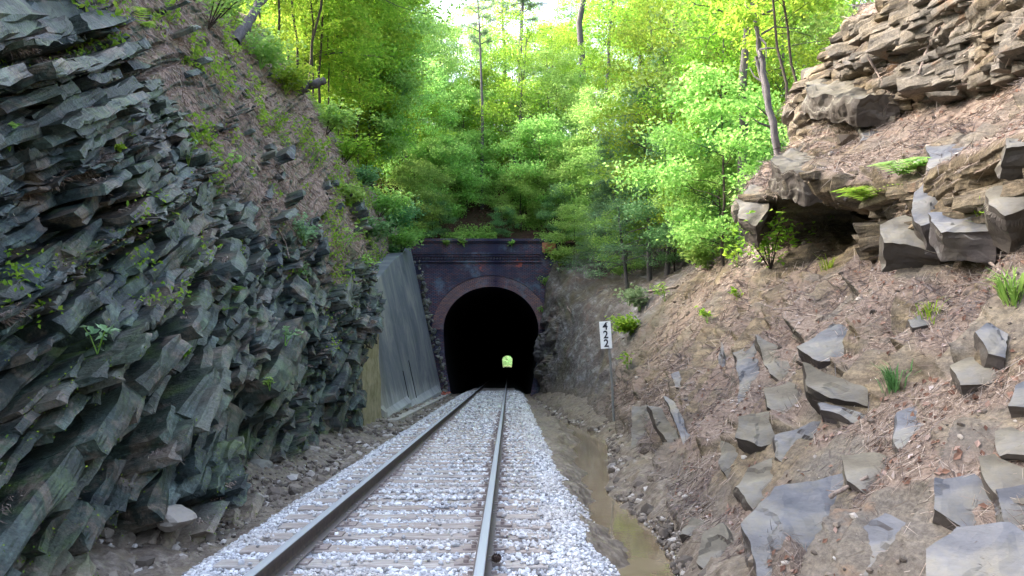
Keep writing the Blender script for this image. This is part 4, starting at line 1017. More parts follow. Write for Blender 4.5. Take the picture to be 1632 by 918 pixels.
M['needlesL'] = mat_island('lightened_pine_needles', [(0, (.08, .055, .05)), (.3, (.21, .145, .115)), (.7, (.33, .245, .20)), (1, (.46, .38, .32))], alt=(1.1, (.16, .13, .12), .5))  # needle colours lightened to make up for the shaded left slope
tag(mesh_np('pine_straw', V, F, M['needlesL']), 'brown pine needles caught on the upper left rock face', 'pine straw', kind='stuff')
def leaf_quads(c, up, size, tilt=.5, fold=.15, rs=RS, asp=.62):
    n = len(c); nrm = up + rs.normal(size=(n, 3)) * tilt; nrm /= np.linalg.norm(nrm, axis=1)[:, None]
    a = np.cross(nrm, rs.normal(size=(n, 3))); a /= np.linalg.norm(a, axis=1)[:, None] + 1e-9; b = np.cross(nrm, a)
    s_ = np.asarray(size).reshape(-1, 1) * rs.uniform(.7, 1.25, (n, 1))
    V = np.stack([c - a * s_ * .5, c + b * s_ * asp * .5 + nrm * s_ * fold, c + a * s_ * .55, c - b * s_ * asp * .5 + nrm * s_ * fold], 1).reshape(-1, 3)
    return V, np.arange(n * 4).reshape(-1, 4)
q, nn_ = scatter(RPD, NR, strawR, 24000); V, F = leaf_quads(q + nn_ * .01, nn_, .055, .35)
tag(mesh_np('leaf_litter', V, F, M['litter']), 'scattered dead brown leaves on the right bank', 'leaf litter', kind='stuff')
q, nn_ = scatter(LPD, ND, strawL, 5000); V, F = leaf_quads(q + nn_ * .01, nn_, .06, .35)
tag(mesh_np('leaf_litter', V, F, M['litter']), 'scattered dead leaves on the upper left slope', 'leaf litter', kind='stuff')
xh = RS.uniform(-12, 10, 26000); yh = 46.2 + 36 * RS.uniform(0, 1, 26000) ** 1.3; zh = hill(xh, yh) + .05
M['litterD'] = mat_island('dark_dead_leaves', [(0, (.05, .022, .022)), (.6, (.13, .058, .05)), (1, (.24, .14, .11))])
V, F = leaf_quads(np.stack([xh, yh, zh], -1), np.array([0, -.4, .9]), .16, .4)
tag(mesh_np('leaf_litter', V, F, M['litterD']), 'red brown leaf litter on the hillside above the portal', 'leaf litter', kind='stuff')
xg = RS.uniform(-9, 8, 60000); yg = 46.3 + 20 * RS.uniform(0, 1, 60000) ** 1.4; mk = fbm(xg * .5, yg * .5, xg * 0, 3, 501) > .06; xg, yg = xg[mk], yg[mk]
V, F = leaf_quads(np.stack([xg, yg, hill(xg, yg) + .1 + RS.uniform(0, .45, len(xg))], -1), np.array([0, -.5, .8]), .17, .6)
tag(mesh_np('ground_cover', V, F, M['leafG']), 'bright green low undergrowth on the hillside just above the portal', 'undergrowth', kind='stuff')
# rubble along the toes
def toe_rubble(n, side):
    Y = 5 + 38 * RS.uniform(0, 1, n) ** 1.7
    if side < 0: X = -2.85 - np.abs(RS.normal(0, .55, n)); Z = -.42 + .30 * sstep(3.0, 4.2, -X); X = np.maximum(X, -4.3)
    else:
        c_ = np.interp(Y, CY, CX) + np.interp(Y, CY, CW); X = c_ + .03 + np.abs(RS.normal(0, .32, n)); Z = -.56 + np.clip(X - c_, 0, 2) * .5
    r = .017 * np.exp(RS.normal(0, .6, n)) * np.clip(Y / 9, .9, 2.0)
    r = np.minimum(r, .11)
    return np.stack([X, Y, Z + .2 * r], -1), r
q, nn_ = scatter(RPD, NR, np.clip(.25 + fbm(RP[..., 0], RP[..., 1], RP[..., 2], 3, 801), 0, 1) * (RP[..., 1] < 30) * (RP[..., 2] < 6), 5200)
stones('rubble', q, .013 * np.exp(RS.normal(0, .6, len(q))) * np.clip(q[:, 1] / 8, .9, 2), M['rubble'], 1, 'small broken rock chips lying in the straw of the right bank', 'rubble')
C, r = toe_rubble(5500, -1); stones('rubble', C, r, M['rubble'], 1, 'loose brown stones in the mud along the left rock foot', 'rubble')
C, r = toe_rubble(6500, 1); stones('rubble', C, r, M['rubble'], 1, 'loose pale stones between the ditch and right bank', 'rubble')
# stones and plates half fallen from the left face, at its foot
for i, (px, py, r_, lab) in enumerate([(268,822,.22,'rounded tan boulder at the foot of left rock face, nearest camera'), 
    (208,880,.24,'yellowish boulder low at the bottom left by mud'),  (402,745,.26,'dark wet block at the foot of the big smooth face'),
      
     (495,716,.14,'small white stone near the left rock foot'), ]):
    h = hit(px, py)
    if h is None: continue
    V, F = ico(3); sd_ = i * 13
    a = fbm(*(V * 1.3 + i * 5).T, 3, sd_); V = V * (1 + .5 * a)[:, None] * np.array([1.1, 1.3, .75]) * r_ * .8
    o = mesh_np('boulder', V, F, M['rubble'] if 'dark' not in lab else M['boulder']); o.location = h[0] + Vector((.05, 0, -.02)); o.rotation_euler = (0, 0, i)
    tag(o, lab, 'boulder', 'boulders at the left rock foot')

# ------------------------------------------------------------------ plants
def quads_obj(name, Vs, mat, parent):
    V = np.concatenate(Vs); return mesh_np(name, V, np.arange(len(V)).reshape(-1, 4), mat, parent)
def seedling(loc, n_leaf, h, lsize, mat, label, name='leafy_seedling', cat='plant', spread=.35, nrm=Vector((0, 0, 1)), stems=3, rs=None, group='small green plants on the rocks'):
    rs = rs or np.random.RandomState(int(abs(loc[0] * 100 + loc[1] * 37)) % 9999)
    th = thing(name, label, cat, loc, 0, group); st = MB(); Vs = []
    lean = np.array([nrm[0], nrm[1], 0]) * .5
    for k in range(stems):
        a = rs.uniform(0, 6.28); tip = np.array([math.cos(a) * spread * rs.uniform(.4, 1), math.sin(a) * spread * rs.uniform(.4, 1), h * rs.uniform(.7, 1.1)]) + lean * h
        mid = tip * .5 + np.array([0, 0, h * .12]); st.tube([(0, 0, -.03), mid, tip], [.006 + h * .008, .004 + h * .005, .003], 4)
        m = max(2, n_leaf // stems); u = rs.uniform(.35, 1.05, (m, 1))
        c = (1 - u) ** 2 * 0 + 2 * u * (1 - u) * mid + u ** 2 * tip + rs.normal(size=(m, 3)) * np.array([1, 1, .55]) * spread * .33
        V, _ = leaf_quads(c, np.array([0, -.25, 1.0]), lsize, .45, rs=rs); Vs.append(V)
    st.build('stem', M['barkD'] if h > .7 else M['leafG'], th); quads_obj('foliage', Vs, mat, th); return th
def fern(loc, size, label, n=9, mat='leafY'):
    rs = np.random.RandomState(int(abs(loc[0] * 100 + loc[1] * 31)) % 9999)
    loc = Vector(loc) + Vector((0, 0, .05)); th = thing('fern', label, 'fern', loc, 0, 'ferns on the rocks')
    for k in range(n):
        a = rs.uniform(0, 6.28); L = size * rs.uniform(.6, 1.1); fm = []; m = 11; rach = MB(); P = []
        d = np.array([math.cos(a), math.sin(a) - .3, 0])
        for i in range(m):
            u = i / (m - 1); P.append(d * L * u + np.array([0, 0, L * (.75 * u - .6 * u * u)]))
        P = np.array(P); rach.tube(P, np.linspace(.004, .0015, m), 3)
        sd_ = np.array([-d[1], d[0], 0]); sd_ /= np.linalg.norm(sd_)
        for i in range(1, m):
            wl_ = size * .30 * math.sin(math.pi * min(1, .15 + .85 * i / m)) + .01
            for sg_ in (-1, 1):
                b = P[i]; tip = b + sd_ * sg_ * wl_ + d * wl_ * .35; w_ = d * size * .035
                fm.append(np.array([b - w_, b + w_, tip + w_ * .2, tip - w_ * .2]))
        fr = quads_obj('frond', fm, M[mat], th); rach.build('stalk', M['leafG'], fr)
    return th
def tuft(loc, size, label, n=45, mat='leafY'):
    rs = np.random.RandomState(int(abs(loc[0] * 100 + loc[1] * 41)) % 9999); Vs = []
    for k in range(n):
        a = rs.uniform(0, 6.28); L = size * rs.uniform(.5, 1.2); d = np.array([math.cos(a), math.sin(a), 0]); s_ = np.array([-d[1], d[0], 0]) * .004 * (1 + size * 2)
        b = d * .03 + rs.normal(size=3) * .03; m = b + d * L * .25 + np.array([0, 0, L * .6]); t_ = b + d * L * rs.uniform(.4, .8) + np.array([0, 0, L * rs.uniform(.5, .9)])
        Vs.append(np.array([b - s_, b + s_, m + s_, m - s_])); Vs.append(np.array([m - s_, m + s_, t_ + s_ * .2, t_ - s_ * .2]))
    o = quads_obj('grass_tuft', Vs, M[mat], None); o.location = loc
    return tag(o, label, 'grass', 'grass tufts on the banks')
def on(px, py, off=.0):
    h = hit(px, py); 
    return None if h is None else (h[0] - h[1] * .01, h[1])
PL = [ # px, py, kind, size, material, label
 (425,85,'s',.45,'leafY','bright yellow green seedling near the top of left slope below the leaning trunk'),
 (222,45,'f',.45,'leafY','drooping yellow fern at the top left above the rock'),
 (410,78,'s',.45,'leafP','pale seedling beside the bright yellow one, top left slope'),
 (300,262,'s',.30,'leafP','pale sprig on straw gully in upper left face'),
 (192,243,'s',.10,'leafY','tiny round green leaf sprig on bare dark rock'),
 (497,255,'s',.55,'leafY','yellow green sapling shoot growing from a stump on left slope'),
 (486,392,'b',.50,'leafP','pale leafy bush hanging on the middle of left slope'),
 (492,450,'s',.40,'leafP','whitish green sprig just below the pale hanging bush'),
 (378,468,'f',.22,'leafY','small bright fern on the middle of left face, upper of the pair'),
 (358,500,'f',.20,'leafY','small bright fern on the middle of left face, lower of the pair'),
 (155,560,'s',.22,'leafP','broad leaved pale plant alone on dark lower left rock'),
 (455,550,'s',.30,'leafP','pale green weed beside the large smooth face'),
 (293,570,'s',.10,'leafY','tiny green weed in dark rock at lower left middle'),
 (410,440,'s',.2,'leafY','low yellowish weed on left face right of the ferns'),
 (15,240,'s',.22,'leafG','little green plant at the left picture edge'),
 (365,270,'s',.3,'leafG','green sprig on straw in upper middle of left face'),
 (600,270,'b',1.1,'leafB','dense green shrub at the crest of left slope, highest'),
 (612,325,'b',1.1,'leafB','dense green shrub on left crest above the concrete wall'),
 (640,392,'b',1.1,'leafG','leafy shrub hanging over the top of concrete wall'),
 (622,372,'b',1.3,'leafB','thick green shrub behind the top of the concrete wall'),
 (603,350,'b',1.2,'leafG','bright leafy shrub above the concrete wall beside the crest'),
 (560,330,'b',.6,'leafG','medium green shrub on far left slope among weeds'),
 (590,390,'b',.7,'leafB','dark shrub on far left slope nearest the concrete wall'),
 (575,300,'b',.8,'leafB','dark green shrub on left slope below the crest'),
 (545,400,'s',.6,'leafG','green weed patch on far part of left slope'),
 (580,440,'s',.6,'leafG','lower green weed patch on far part of left slope'),
 (430,620,'s',.15,'leafG','tiny green weed low on the left rock'),
 (332,45,'b',.9,'leafG','green bush on straw at the very top left, nearest the picture edge'),
 (352,18,'b',.9,'leafY','yellow green bush at the top edge left of the leaning trunk'),
 (415,110,'b',.7,'leafG','small green bush on the slope between leaning trunk and log'),
 (455,150,'b',.7,'leafY','yellow green bush just before the broken log'),
 (520,215,'b',.8,'leafG','green bush on the crest just after the broken log'),
 (548,262,'b',.8,'leafY','yellow green bush on the curved part of the left crest'),
 # right
 (1228,428,'b',.8,'leafY','rounded bright green bush below the overhanging ledge'),
 (1210,345,'b',.5,'leafG','trailing green plant at the left end of the ledge'),
 (1392,330,'f2',.42,'leafY','large bright fern in front of the dark hollow'),
 (1432,285,'f2',.32,'leafG','feathery green fern right of the large bright fern'),
 (1240,215,'b',.6,'leafP','pale green shrub on the ledge left side above capstone'),
 (1200,240,'b',.6,'leafY','yellow green shrub at the cliff edge beside the ledge'),
 (1175,478,'s',.3,'leafY','bright green weed on bare bank, upper of two'),
 (1128,515,'s',.32,'leafY','bright green weed on bare bank, lower of two'),
 (1020,495,'b',.7,'leafP','pale shrub above the milepost sign, right side'),
 (1005,535,'b',.55,'leafY','pale shrub just right of the milepost plate'),
 (1000,588,'s',.42,'leafY','vivid green plant right of the milepost post'),
 (1060,480,'s',.5,'leafG','green weeds high on bank right of the pale shrub'),
 (1130,430,'b',.6,'leafG','green shrub on the bank crest under the forest'),
 (1175,425,'s',.5,'leafY','yellowish weed at the foot of the ledge'),
 (1318,430,'t',.28,'leafY','slender upright green grass tuft on open straw slope'),
 (1450,405,'t2',.30,'leafG','blue green grass clump under the long low ledge'),
 (1570,365,'t',.35,'leafY','yellow green grass clump right of the long ledge'),
 (1430,620,'t2',.35,'leafB','grey green arching clump beside mid bank ledges'),
 (1615,480,'t2',.40,'leafG','green arching clump at right edge'),
 (1480,505,'t',.18,'leafY','tiny tuft on straw at mid right'),
 (1325,345,'t',.25,'leafY','grass stalks at the mouth of the dark hollow'),
 (1355,195,'t',.3,'leafG','tall thin grass on the ledge below top outcrop'),
 (1612,375,'s',.25,'leafY','mossy yellow plant at far right under the rusty block'),
 (1300,370,'t',.35,'leafY','tall seeding grass stalks left of the hollow'),
 # portal creepers
 (640,402,'w',.9,'leafG','leafy green growth spilling over the top edge of the retaining wall'),
 (622,418,'w',.7,'leafB','deep green growth lower on the sloping top of the retaining wall'),
 (672,388,'v',.55,'leafG','green growth hiding the left end of the parapet'),
 (690,380,'v',.4,'leafB','darker sprig beside the growth at left end of the parapet'),
 (880,395,'v',.6,'leafG','green growth over the raw red brick end block of the parapet'),
 (873,410,'v',.5,'leafG','green vine at the right end of cornice'),
 (868,455,'v',.45,'leafG','green vine hanging beside the upper arch, right'),
 (866,500,'v',.35,'leafG','lowest small vine beside the tunnel mouth, right'),
 (900,425,'b',.8,'leafG','leafy shrub on the bank right of the portal'),
 (740,393,'v',.5,'leafG','grassy green plant growing on the portal parapet, left of centre'),
 (712,392,'v',.3,'leafG','hanging sprig at the left of portal parapet'),
 (815,392,'v',.25,'leafG','small sprig at the right of portal parapet'),
 (935,400,'b',.9,'leafB','dark green shrub at the foot of the forest right of portal'),
]
for i, (px, py, kd, sz, mt, lab) in enumerate(PL):
    if kd == 'w': p = at(px, py, 39.8); nrm = Vector((.5, -.5, .3)); kd = 'b'
    elif kd == 'v': p = at(px, py, PY - .12); nrm = Vector((0, -1, .3))
    else:
        h = on(px, py)
        if h is None: continue
        p, nrm = h
    sc_ = 1.0
    if kd == 's': seedling(p, int(14 + sz * 40), sz, .05 + .10 * sz + .003 * p.y, M[mt], lab, spread=sz * .55, nrm=nrm)
    elif kd == 'b': seedling(p, int(340 + sz * 420 * (1 if p.y > 18 else .3)), sz, .06 + .0034 * p.y, M[mt], lab, 'shrub', 'shrub', spread=sz * .8, nrm=nrm, stems=9, group='shrubs on the slopes')
    elif kd == 'v': seedling(p, 110, sz, .12, M[mt], lab, 'vine', 'vine', spread=sz * .75, nrm=nrm, stems=5, group='vines on the portal')
    elif kd == 'f': fern(p, sz, lab, mat=mt)
    elif kd == 'f2': fern(p, sz * 1.3, lab, 14, mt)
    elif kd == 't': tuft(p, sz, lab, 40, mt)
    elif kd == 't2': tuft(p, sz * .7, lab, 120, mt)

# moss pads (stuff) on the lower left rock
q, nn_ = scatter(LPD, ND, sstep(.25, .6, ND[..., 2]) * (LP[..., 2] < 3.2) * (LP[..., 1] < 20) * (fbm(LP[..., 0], LP[..., 1], LP[..., 2], 3, 351) > .12), 26000)
V, F = leaf_quads(q + nn_ * .006, nn_, .022, .7)
G_ = G26; fm_ = (G_[:, 1] > .5) | (G_[:, 2] > .9); VB = BLK_TOP[0][:, fm_].reshape(-1, 3)
mk = (fbm(VB[:, 0] * .9, VB[:, 1] * .9, VB[:, 2] * .9, 3, 721) - .10 * VB[:, 2] > -.10) & (VB[:, 2] < 3.5) & (VB[:, 1] < 22); VB = VB[mk]; VB = VB[RS.choice(len(VB), 30000)] + RS.normal(size=(30000, 3)) * .02
V2, F2 = leaf_quads(VB, np.array([.7, 0, .7]), .020, .7); V = np.vstack([V, V2]); F = np.arange(len(V)).reshape(-1, 4)
M['moss'] = mat_island('moss_green', [(0, (.06, .12, .015)), (.7, (.14, .22, .02)), (1, (.26, .34, .03))], .9, .1)
tag(mesh_np('moss', V, F, M['moss']), 'bright yellow green moss and tiny weeds on the lower left rock', 'moss', kind='stuff')
q, nn_ = scatter(LPD, ND, (fbm(LP[..., 0] * .7, LP[..., 1] * .7, LP[..., 2] * .7, 3, 353) > .16) * straw0 * (LP[..., 1] > 7), 16000, 1.0)
V, F = leaf_quads(q + nn_ * RS.uniform(.03, .22, (len(q), 1)), nn_ * .5 + np.array([0, -.3, .5]), .085, .6)
VB = BLK_TOP[0][:, G26[:, 1] > .9].reshape(-1, 3); VB = VB[(VB[:, 2] > 1.5)]; sd3 = VB[RS.choice(len(VB), 190)]
VB = np.repeat(sd3, 34, 0) + RS.normal(size=(190 * 34, 3)) * np.array([.07, .13, .09]) + [.03, 0, .05]
V2, F2 = leaf_quads(VB, np.array([.5, -.4, .6]), .055, .6); V = np.vstack([V, V2]); F = np.arange(len(V)).reshape(-1, 4)
tag(mesh_np('ground_cover', V, F, M['leafY']), 'low green weeds spread over the straw of left slope', 'ground cover', kind='stuff')

# ------------------------------------------------------------------ dead wood
def branch(P, r0, r1, label, mat='deadwood', name='fallen_branch', cat='branch', twigs=3):
    P = np.array([tuple(p) for p in P]); n = 14
    u = np.linspace(0, 1, n); t0 = np.linspace(0, 1, len(P)); Q = np.stack([np.interp(u, t0, P[:, k]) for k in range(3)], -1)
    rs = np.random.RandomState(len(label)); Q[1:-1] += rs.normal(size=(n - 2, 3)) * r0 * .2
    th = thing(name, label, cat, Q[0]); Q = Q - Q[0]
    m = MB(); m.tube(Q, np.linspace(r0, r1, n), 8); m.build('stem', M[mat], th, True)
    for k in range(twigs):
        i = rs.randint(4, n - 2); d = rs.normal(size=3); d /= np.linalg.norm(d); L = np.linalg.norm(Q[-1]) * rs.uniform(.12, .3); m = MB()
        m.tube([Q[i], Q[i] + d * L * .5 + rs.normal(size=3) * L * .08, Q[i] + d * L], [r1 * .8, r1 * .5, r1 * .2], 5); m.build('twig', M[mat], th)
    return th
def hp(px, py, lift=.05):
    h = hit(px, py); return None if h is None else h[0] + h[1] * lift
def br(pix, r0, r1, label, **k):
    P = [hp(*p) for p in pix]
    if all(p is not None for p in P): branch(P, r0, r1, label, **k)
br([(372,70),(360,40)], .01, .01, 'short stick on straw at the top left', twigs=0)
b0 = hp(372, 68)
if b0: branch([b0, at(400, 30, b0.y + .6), at(425, -10, b0.y + 1.2)], .14, .10, 'leaning grey bare trunk at top left growing out over the slope', mat='barkG', name='leaning_trunk', cat='tree trunk', twigs=0)
b0 = hp(472, 142)
if b0: branch([b0, at(490, 137, b0.y + .1), at(516, 128, b0.y + .2)], .17, .11, 'thick brown broken log sticking out of the left slope', mat='barkG', name='log', cat='log', twigs=0)
br([(485,205),(500,180),(508,160)], .09, .06, 'dark bare root leaning on the left crest', mat='barkD')
br([(1035,466),(1058,462),(1082,457)], .05, .03, 'long fallen branch on the right bank crest')
br([(1330,800),(1355,785),(1390,768)], .02, .012, 'dead stick lying on straw beside the largest grey slab')
br([(905,490),(912,500)], .03, .02, 'short dead branch on bare rock right of the tunnel')
br([(1580,420),(1600,440),(1630,470)], .015, .01, 'thin dead stick on straw at the right edge')
br([(440,360),(455,385),(462,410)], .02, .01, 'thin curved pale twig on left slope')
br([(255,20),(262,55),(262,95)], .015, .008, 'thin pale hanging twig on upper left rock')
br([(1500,40),(1480,80),(1465,120)], .03, .015, 'dead root hanging down the straw beside the top outcrop')
br([(1385,90),(1400,115),(1420,150)], .02, .01, 'bare root across the top sandstone bed')
# pine cones
def cone(loc, label):
    m = MB()
    for i in range(60):
        u = i / 60; a = i * 2.4; r = .035 * math.sin(math.pi * (.12 + .8 * u)); zc = -.05 + .1 * u
        c = np.array([math.cos(a) * r, math.sin(a) * r, zc]); o_ = np.array([math.cos(a), math.sin(a), .5]) * .014; s_ = np.array([-math.sin(a), math.cos(a), 0]) * .009
        m.add([c - s_, c + s_, c + s_ + o_, c - s_ + o_], [[0, 1, 2, 3]]); m.add([c - s_ - [0, 0, .006], c + s_ - [0, 0, .006], c + s_ + o_, c - s_ + o_], [[0, 3, 2, 1]])
    m.tube([(0, 0, -.05), (0, 0, 0), (0, 0, .05)], [.012, .03, .008], 6)
    o = m.build('pine_cone', mat_simple('cone_brown', (.05, .03, .025), (.12, .08, .06), 30)); o.location = loc; o.scale = (.75,) * 3; o.rotation_euler = (R(80), 0, 1); tag(o, label, 'pine cone', 'pine cones on the track')
cone((-.10, 6.35, -.13), 'dark pine cone lying on the tie right of the right rail')
0 and cone((.42, 8.6, -.18), 'dark pine cone on the ballast shoulder farther along')

# ------------------------------------------------------------------ trees
def make_tree(seed, H, r0, kind='maple', mat='leafG', bark='barkD', h0=.3, spread=2.6, nl=26, leaves=9000, ls=.14, lean=(0, 0)):
    rs = np.random.RandomState(seed); n = 12; u = np.linspace(0, 1, n)
    P = np.stack([lean[0] * u ** 1.3 * H + np.cumsum(rs.normal(0, .012 * H, n)) * .38, lean[1] * u * H + np.cumsum(rs.normal(0, .012 * H, n)) * .38, u * H], -1); P -= P[0]
    tr_ = MB(); tr_.tube(np.vstack([P[0] - [0, 0, .6], P]), np.concatenate([[r0 * 1.25], r0 * (1 - .85 * u)]), 8)
    cl = []; per = []
    for i in range(nl):
        f = h0 + (1 - h0) * (i + rs.uniform(0, .8)) / nl; f = min(f, .99); b = np.array([np.interp(f, u, P[:, k]) for k in range(3)])
        a = i * 2.4 + rs.uniform(-.5, .5)
        if kind == 'hemlock': L = spread * (1.15 - f) * rs.uniform(.7, 1.1); el = -.05
        elif kind == 'pine': L = spread * (.5 + .5 * math.sin(math.pi * (f - h0) / (1 - h0 + 1e-6))) * rs.uniform(.5, 1.1); el = .25
        else: L = spread * (.45 + .75 * math.sin(math.pi * min(1, .15 + .8 * (f - h0) / (1 - h0)))) * rs.uniform(.5, 1.1); el = rs.uniform(.1, .75)
        d = np.array([math.cos(a), math.sin(a), el]); m = 6; v = np.linspace(0, 1, m)[:, None]
        Q = b + d * L * v + np.array([0, 0, -1.0]) * (L * (.30 if kind != 'pine' else .05) * v ** 2) + rs.normal(size=(m, 3)) * .04 * L * v
        rr = max(.008, r0 * .33 * (1 - f * .6)); tr_.tube(Q, np.linspace(rr, rr * .25, m), 5)
        for j in range(5):
            w0 = rs.uniform(.35, 1.0); k0 = w0 * (m - 1); ii = min(int(k0), m - 2); qb = Q[ii] + (Q[ii + 1] - Q[ii]) * (k0 - ii)
            sg_ = 1 if j % 2 else -1; a2 = a + sg_ * rs.uniform(.5, 1.1); l2 = L * rs.uniform(.2, .5) * (1.25 - w0 * .5)
            d2 = np.array([math.cos(a2), math.sin(a2), rs.uniform(-.15, .3)]) * l2; Q2 = np.array([qb, qb + d2 * .5 + [0, 0, .03 * l2], qb + d2])
            tr_.tube(Q2, [rr * .3, rr * .2, rr * .1], 3)
            m2 = 4
            for vv in np.linspace(.3, 1.05, m2): cl.append(qb + d2 * vv); per.append(l2)
        for vv in (.7, .85, 1.0): cl.append(Q[int(vv * (m - 1))]); per.append(L * .25)
    cl = np.array(cl); per = np.array(per); k = max(1, leaves // len(cl)); c = np.repeat(cl, k, 0)
    if kind == 'pine':
        nn_ = len(c); dd_ = rs.normal(size=(nn_, 3)); dd_[:, 2] += .4; dd_ /= np.linalg.norm(dd_, axis=1)[:, None]; c = c + rs.normal(size=c.shape) * .10
        s_ = np.cross(dd_, rs.normal(size=(nn_, 3))); s_ /= np.linalg.norm(s_, axis=1)[:, None]; L = ls * 2.0
        V = np.stack([c - s_ * .012, c + s_ * .012, c + dd_ * L + s_ * .008, c + dd_ * L - s_ * .008], 1).reshape(-1, 3)
    elif kind == 'hemlock':
        sp = np.array([.22, .22, .05]) * (spread / 2.2); c = c + rs.normal(size=c.shape) * sp
        V, _ = leaf_quads(c, np.array([0, 0, 1.0]), ls, .35, .02, rs, .28)
    else:
        sp = np.array([.25, .25, .17]) * (spread / 2.4); c = c + rs.normal(size=c.shape) * sp
        V, _ = leaf_quads(c, np.array([0, 0, 1.0]), ls, .9, .12, rs)
    return tr_, V
TM = {}
def tree_proto(key, **kw):
    TM[key] = kw
def plant_tree(key, x_, y_, label, group, scale=1.0, rz=0.0, z_=None, name='tree', mat=None, sxy=1.0):
    kw = TM[key]
    if 'src' not in kw:
        args = {k: v for k, v in kw.items()}; matn = args.pop('mat'); bark = args.pop('bark')
        tr_, V = make_tree(mat=matn, bark=bark, **args)
        t0 = thing(name, label, 'tree', (0, 0, 0), 0, group); tr_.build('trunk', M[bark], t0, True); quads_obj('crown', [V], M[matn], t0); kw['src'] = t0; t = t0
    else: t = copy_tree(kw['src'])
    t.name = name
    t.location = (x_, y_, (ground_z(x_, y_) if z_ is None else z_) - .1); t.rotation_euler = (R(random.uniform(-5, 5)), R(random.uniform(-3, 7)), rz); t.scale = (scale * sxy, scale * sxy, scale)
    t['label'] = label; t['group'] = group; t['category'] = 'tree'
    return t
tree_proto('sapA', seed=1, H=11, r0=.045, mat='leafY', bark='barkD', h0=.25, spread=1.9, nl=34, leaves=8500, ls=.15)
tree_proto('sapB', seed=2, H=12, r0=.05, mat='leafY', bark='barkD', h0=.35, spread=2.2, nl=34, leaves=9000, ls=.15, lean=(.08, 0))
tree_proto('sapC', seed=3, H=9, r0=.06, mat='leafG', bark='barkD', h0=.2, spread=2.0, nl=30, leaves=9000, ls=.13)
tree_proto('mapA', seed=4, H=13, r0=.13, mat='leafG', bark='barkG', h0=.15, spread=3.4, nl=40, leaves=15000, ls=.17)
tree_proto('mapB', seed=5, H=15, r0=.16, mat='leafY', bark='barkG', h0=.22, spread=3.8, nl=42, leaves=15000, ls=.17)
tree_proto('mapC', seed=6, H=7, r0=.07, mat='leafG', bark='barkD', h0=.12, spread=2.8, nl=30, leaves=13000, ls=.17)
tree_proto('mapY', seed=14, H=7, r0=.06, mat='leafY', bark='barkD', h0=.12, spread=2.8, nl=28, leaves=10000, ls=.17)
tree_proto('mapD', seed=12, H=7, r0=.07, mat='leafB', bark='barkD', h0=.08, spread=2.6, nl=26, leaves=9000, ls=.16)
tree_proto('hem', seed=7, H=9, r0=.12, kind='hemlock', mat='hemlock', bark='barkG', h0=.12, spread=2.9, nl=52, leaves=22000, ls=.15)
tree_proto('pineA', seed=8, H=26, r0=.30, kind='pine', mat='pine', bark='barkG', h0=.55, spread=3.4, nl=40, leaves=16000, ls=.13)
tree_proto('bigT', seed=9, H=22, r0=.26, mat='leafY', bark='barkG', h0=.45, spread=4.2, nl=40, leaves=15000, ls=.20)
GL = 'trees on the left crest'; GR = 'trees on the right crest'; GH = 'trees on the hillside above the portal'
def tp(key, px, py, Y, label, group, scale=1.0, rz=0.0, **k):
    if group == GL:       # rooted on the crest line of the left wall
        xx = -7.7 - (Y % 1.7) * .5 - (1.6 if key.startswith('map') else 0); Y = min(44.6, -xx * FPX / (811 - px)); scale *= 1.25
        return plant_tree(key, xx, Y, label, group, scale, rz, **k)
    p = at(px, py, Y); return plant_tree(key, p.x, Y, label, group, scale, rz, **k)
# left crest saplings
tp('sapB', 478, 195, 17.5, 'slender dark sapling leaning right, first at the left crest above the log', GL, 1.0, .2)
tp('sapA', 500, 190, 19.5, 'straight dark sapling rising from the left crest beside the log', GL, 1.05, 1.7)
tp('sapB', 540, 215, 21.5, 'taller leaning dark sapling in the middle of left crest row', GL, 1.1, .0)
tp('sapA', 556, 240, 23.5, 'straight thin sapling in middle of left crest row', GL, 1.0, 3.0)
tp('sapC', 575, 260, 26, 'bushy green sapling lower on the left crest', GL, 1.0, 4.0)
tp('sapA', 590, 285, 29, 'thin sapling on left crest behind the bushy green one', GL, 1.1, 5.1)
tp('sapC', 618, 300, 33, 'green bushy sapling above the concrete wall', GL, .9, 1.0)
tp('sapB', 430, 60, 16.0, 'leafy sapling at the top of left slope behind the leaning trunk', GL, .8, 2.4)
tp('mapB', 440, 20, 22, 'broad yellow green tree standing back from the left crest', GL, .8, .5)
tp('mapB', 520, 120, 33, 'broad yellow green tree farther back along left crest', GL, .85, 2.5)
tp('mapA', 600, 200, 39, 'wide green tree at far end of left crest', GL, .8, 3.5)
tp('mapB', 470, 100, 36, 'tall yellow green tree in second row of left crest', GL, .9, 5.5)
tp('sapC', 360, 20, 13.5, 'low leafy sapling at the top left above the straw', GL, .55, .9)
for i, (px, lab) in enumerate([(405, 'thin sapling behind the leaning trunk at the top of the left crest'), (452, 'thin leaning sapling between the leaning trunk and the log on left crest'),
    (470, 'very thin dark sapling rising just before the log on left crest'), (492, 'thin dark sapling rising just after the log on left crest'), (515, 'thin crooked sapling a little beyond the log on left crest'),
    (530, 'thin straight sapling where the left crest starts to curve down'), (565, 'thin sapling on the curved down part of left crest, near side'), (585, 'thin sapling on the curved down part of left crest, far side'),
    (605, 'young sapling close above the dark green crest shrubs'), (630, 'young sapling above the retaining wall top')]):
    tp(('sapA', 'sapB', 'sapB', 'sapA', 'sapB')[i % 5], px, 200, 20 + i * .37, lab, GL, .75 + .05 * (i % 4), i * 2.1)
for i, (px, lab) in enumerate([(345, 'bright low tree over straw at the top left edge of the crest'), (385, 'bright low tree left of the leaning trunk'), (440, 'bright low tree right of the leaning trunk'), (500, 'bright low tree behind the log on the crest')]):
    tp('mapY', px, 100, 20 + i * .5, lab, GL, .42, i)
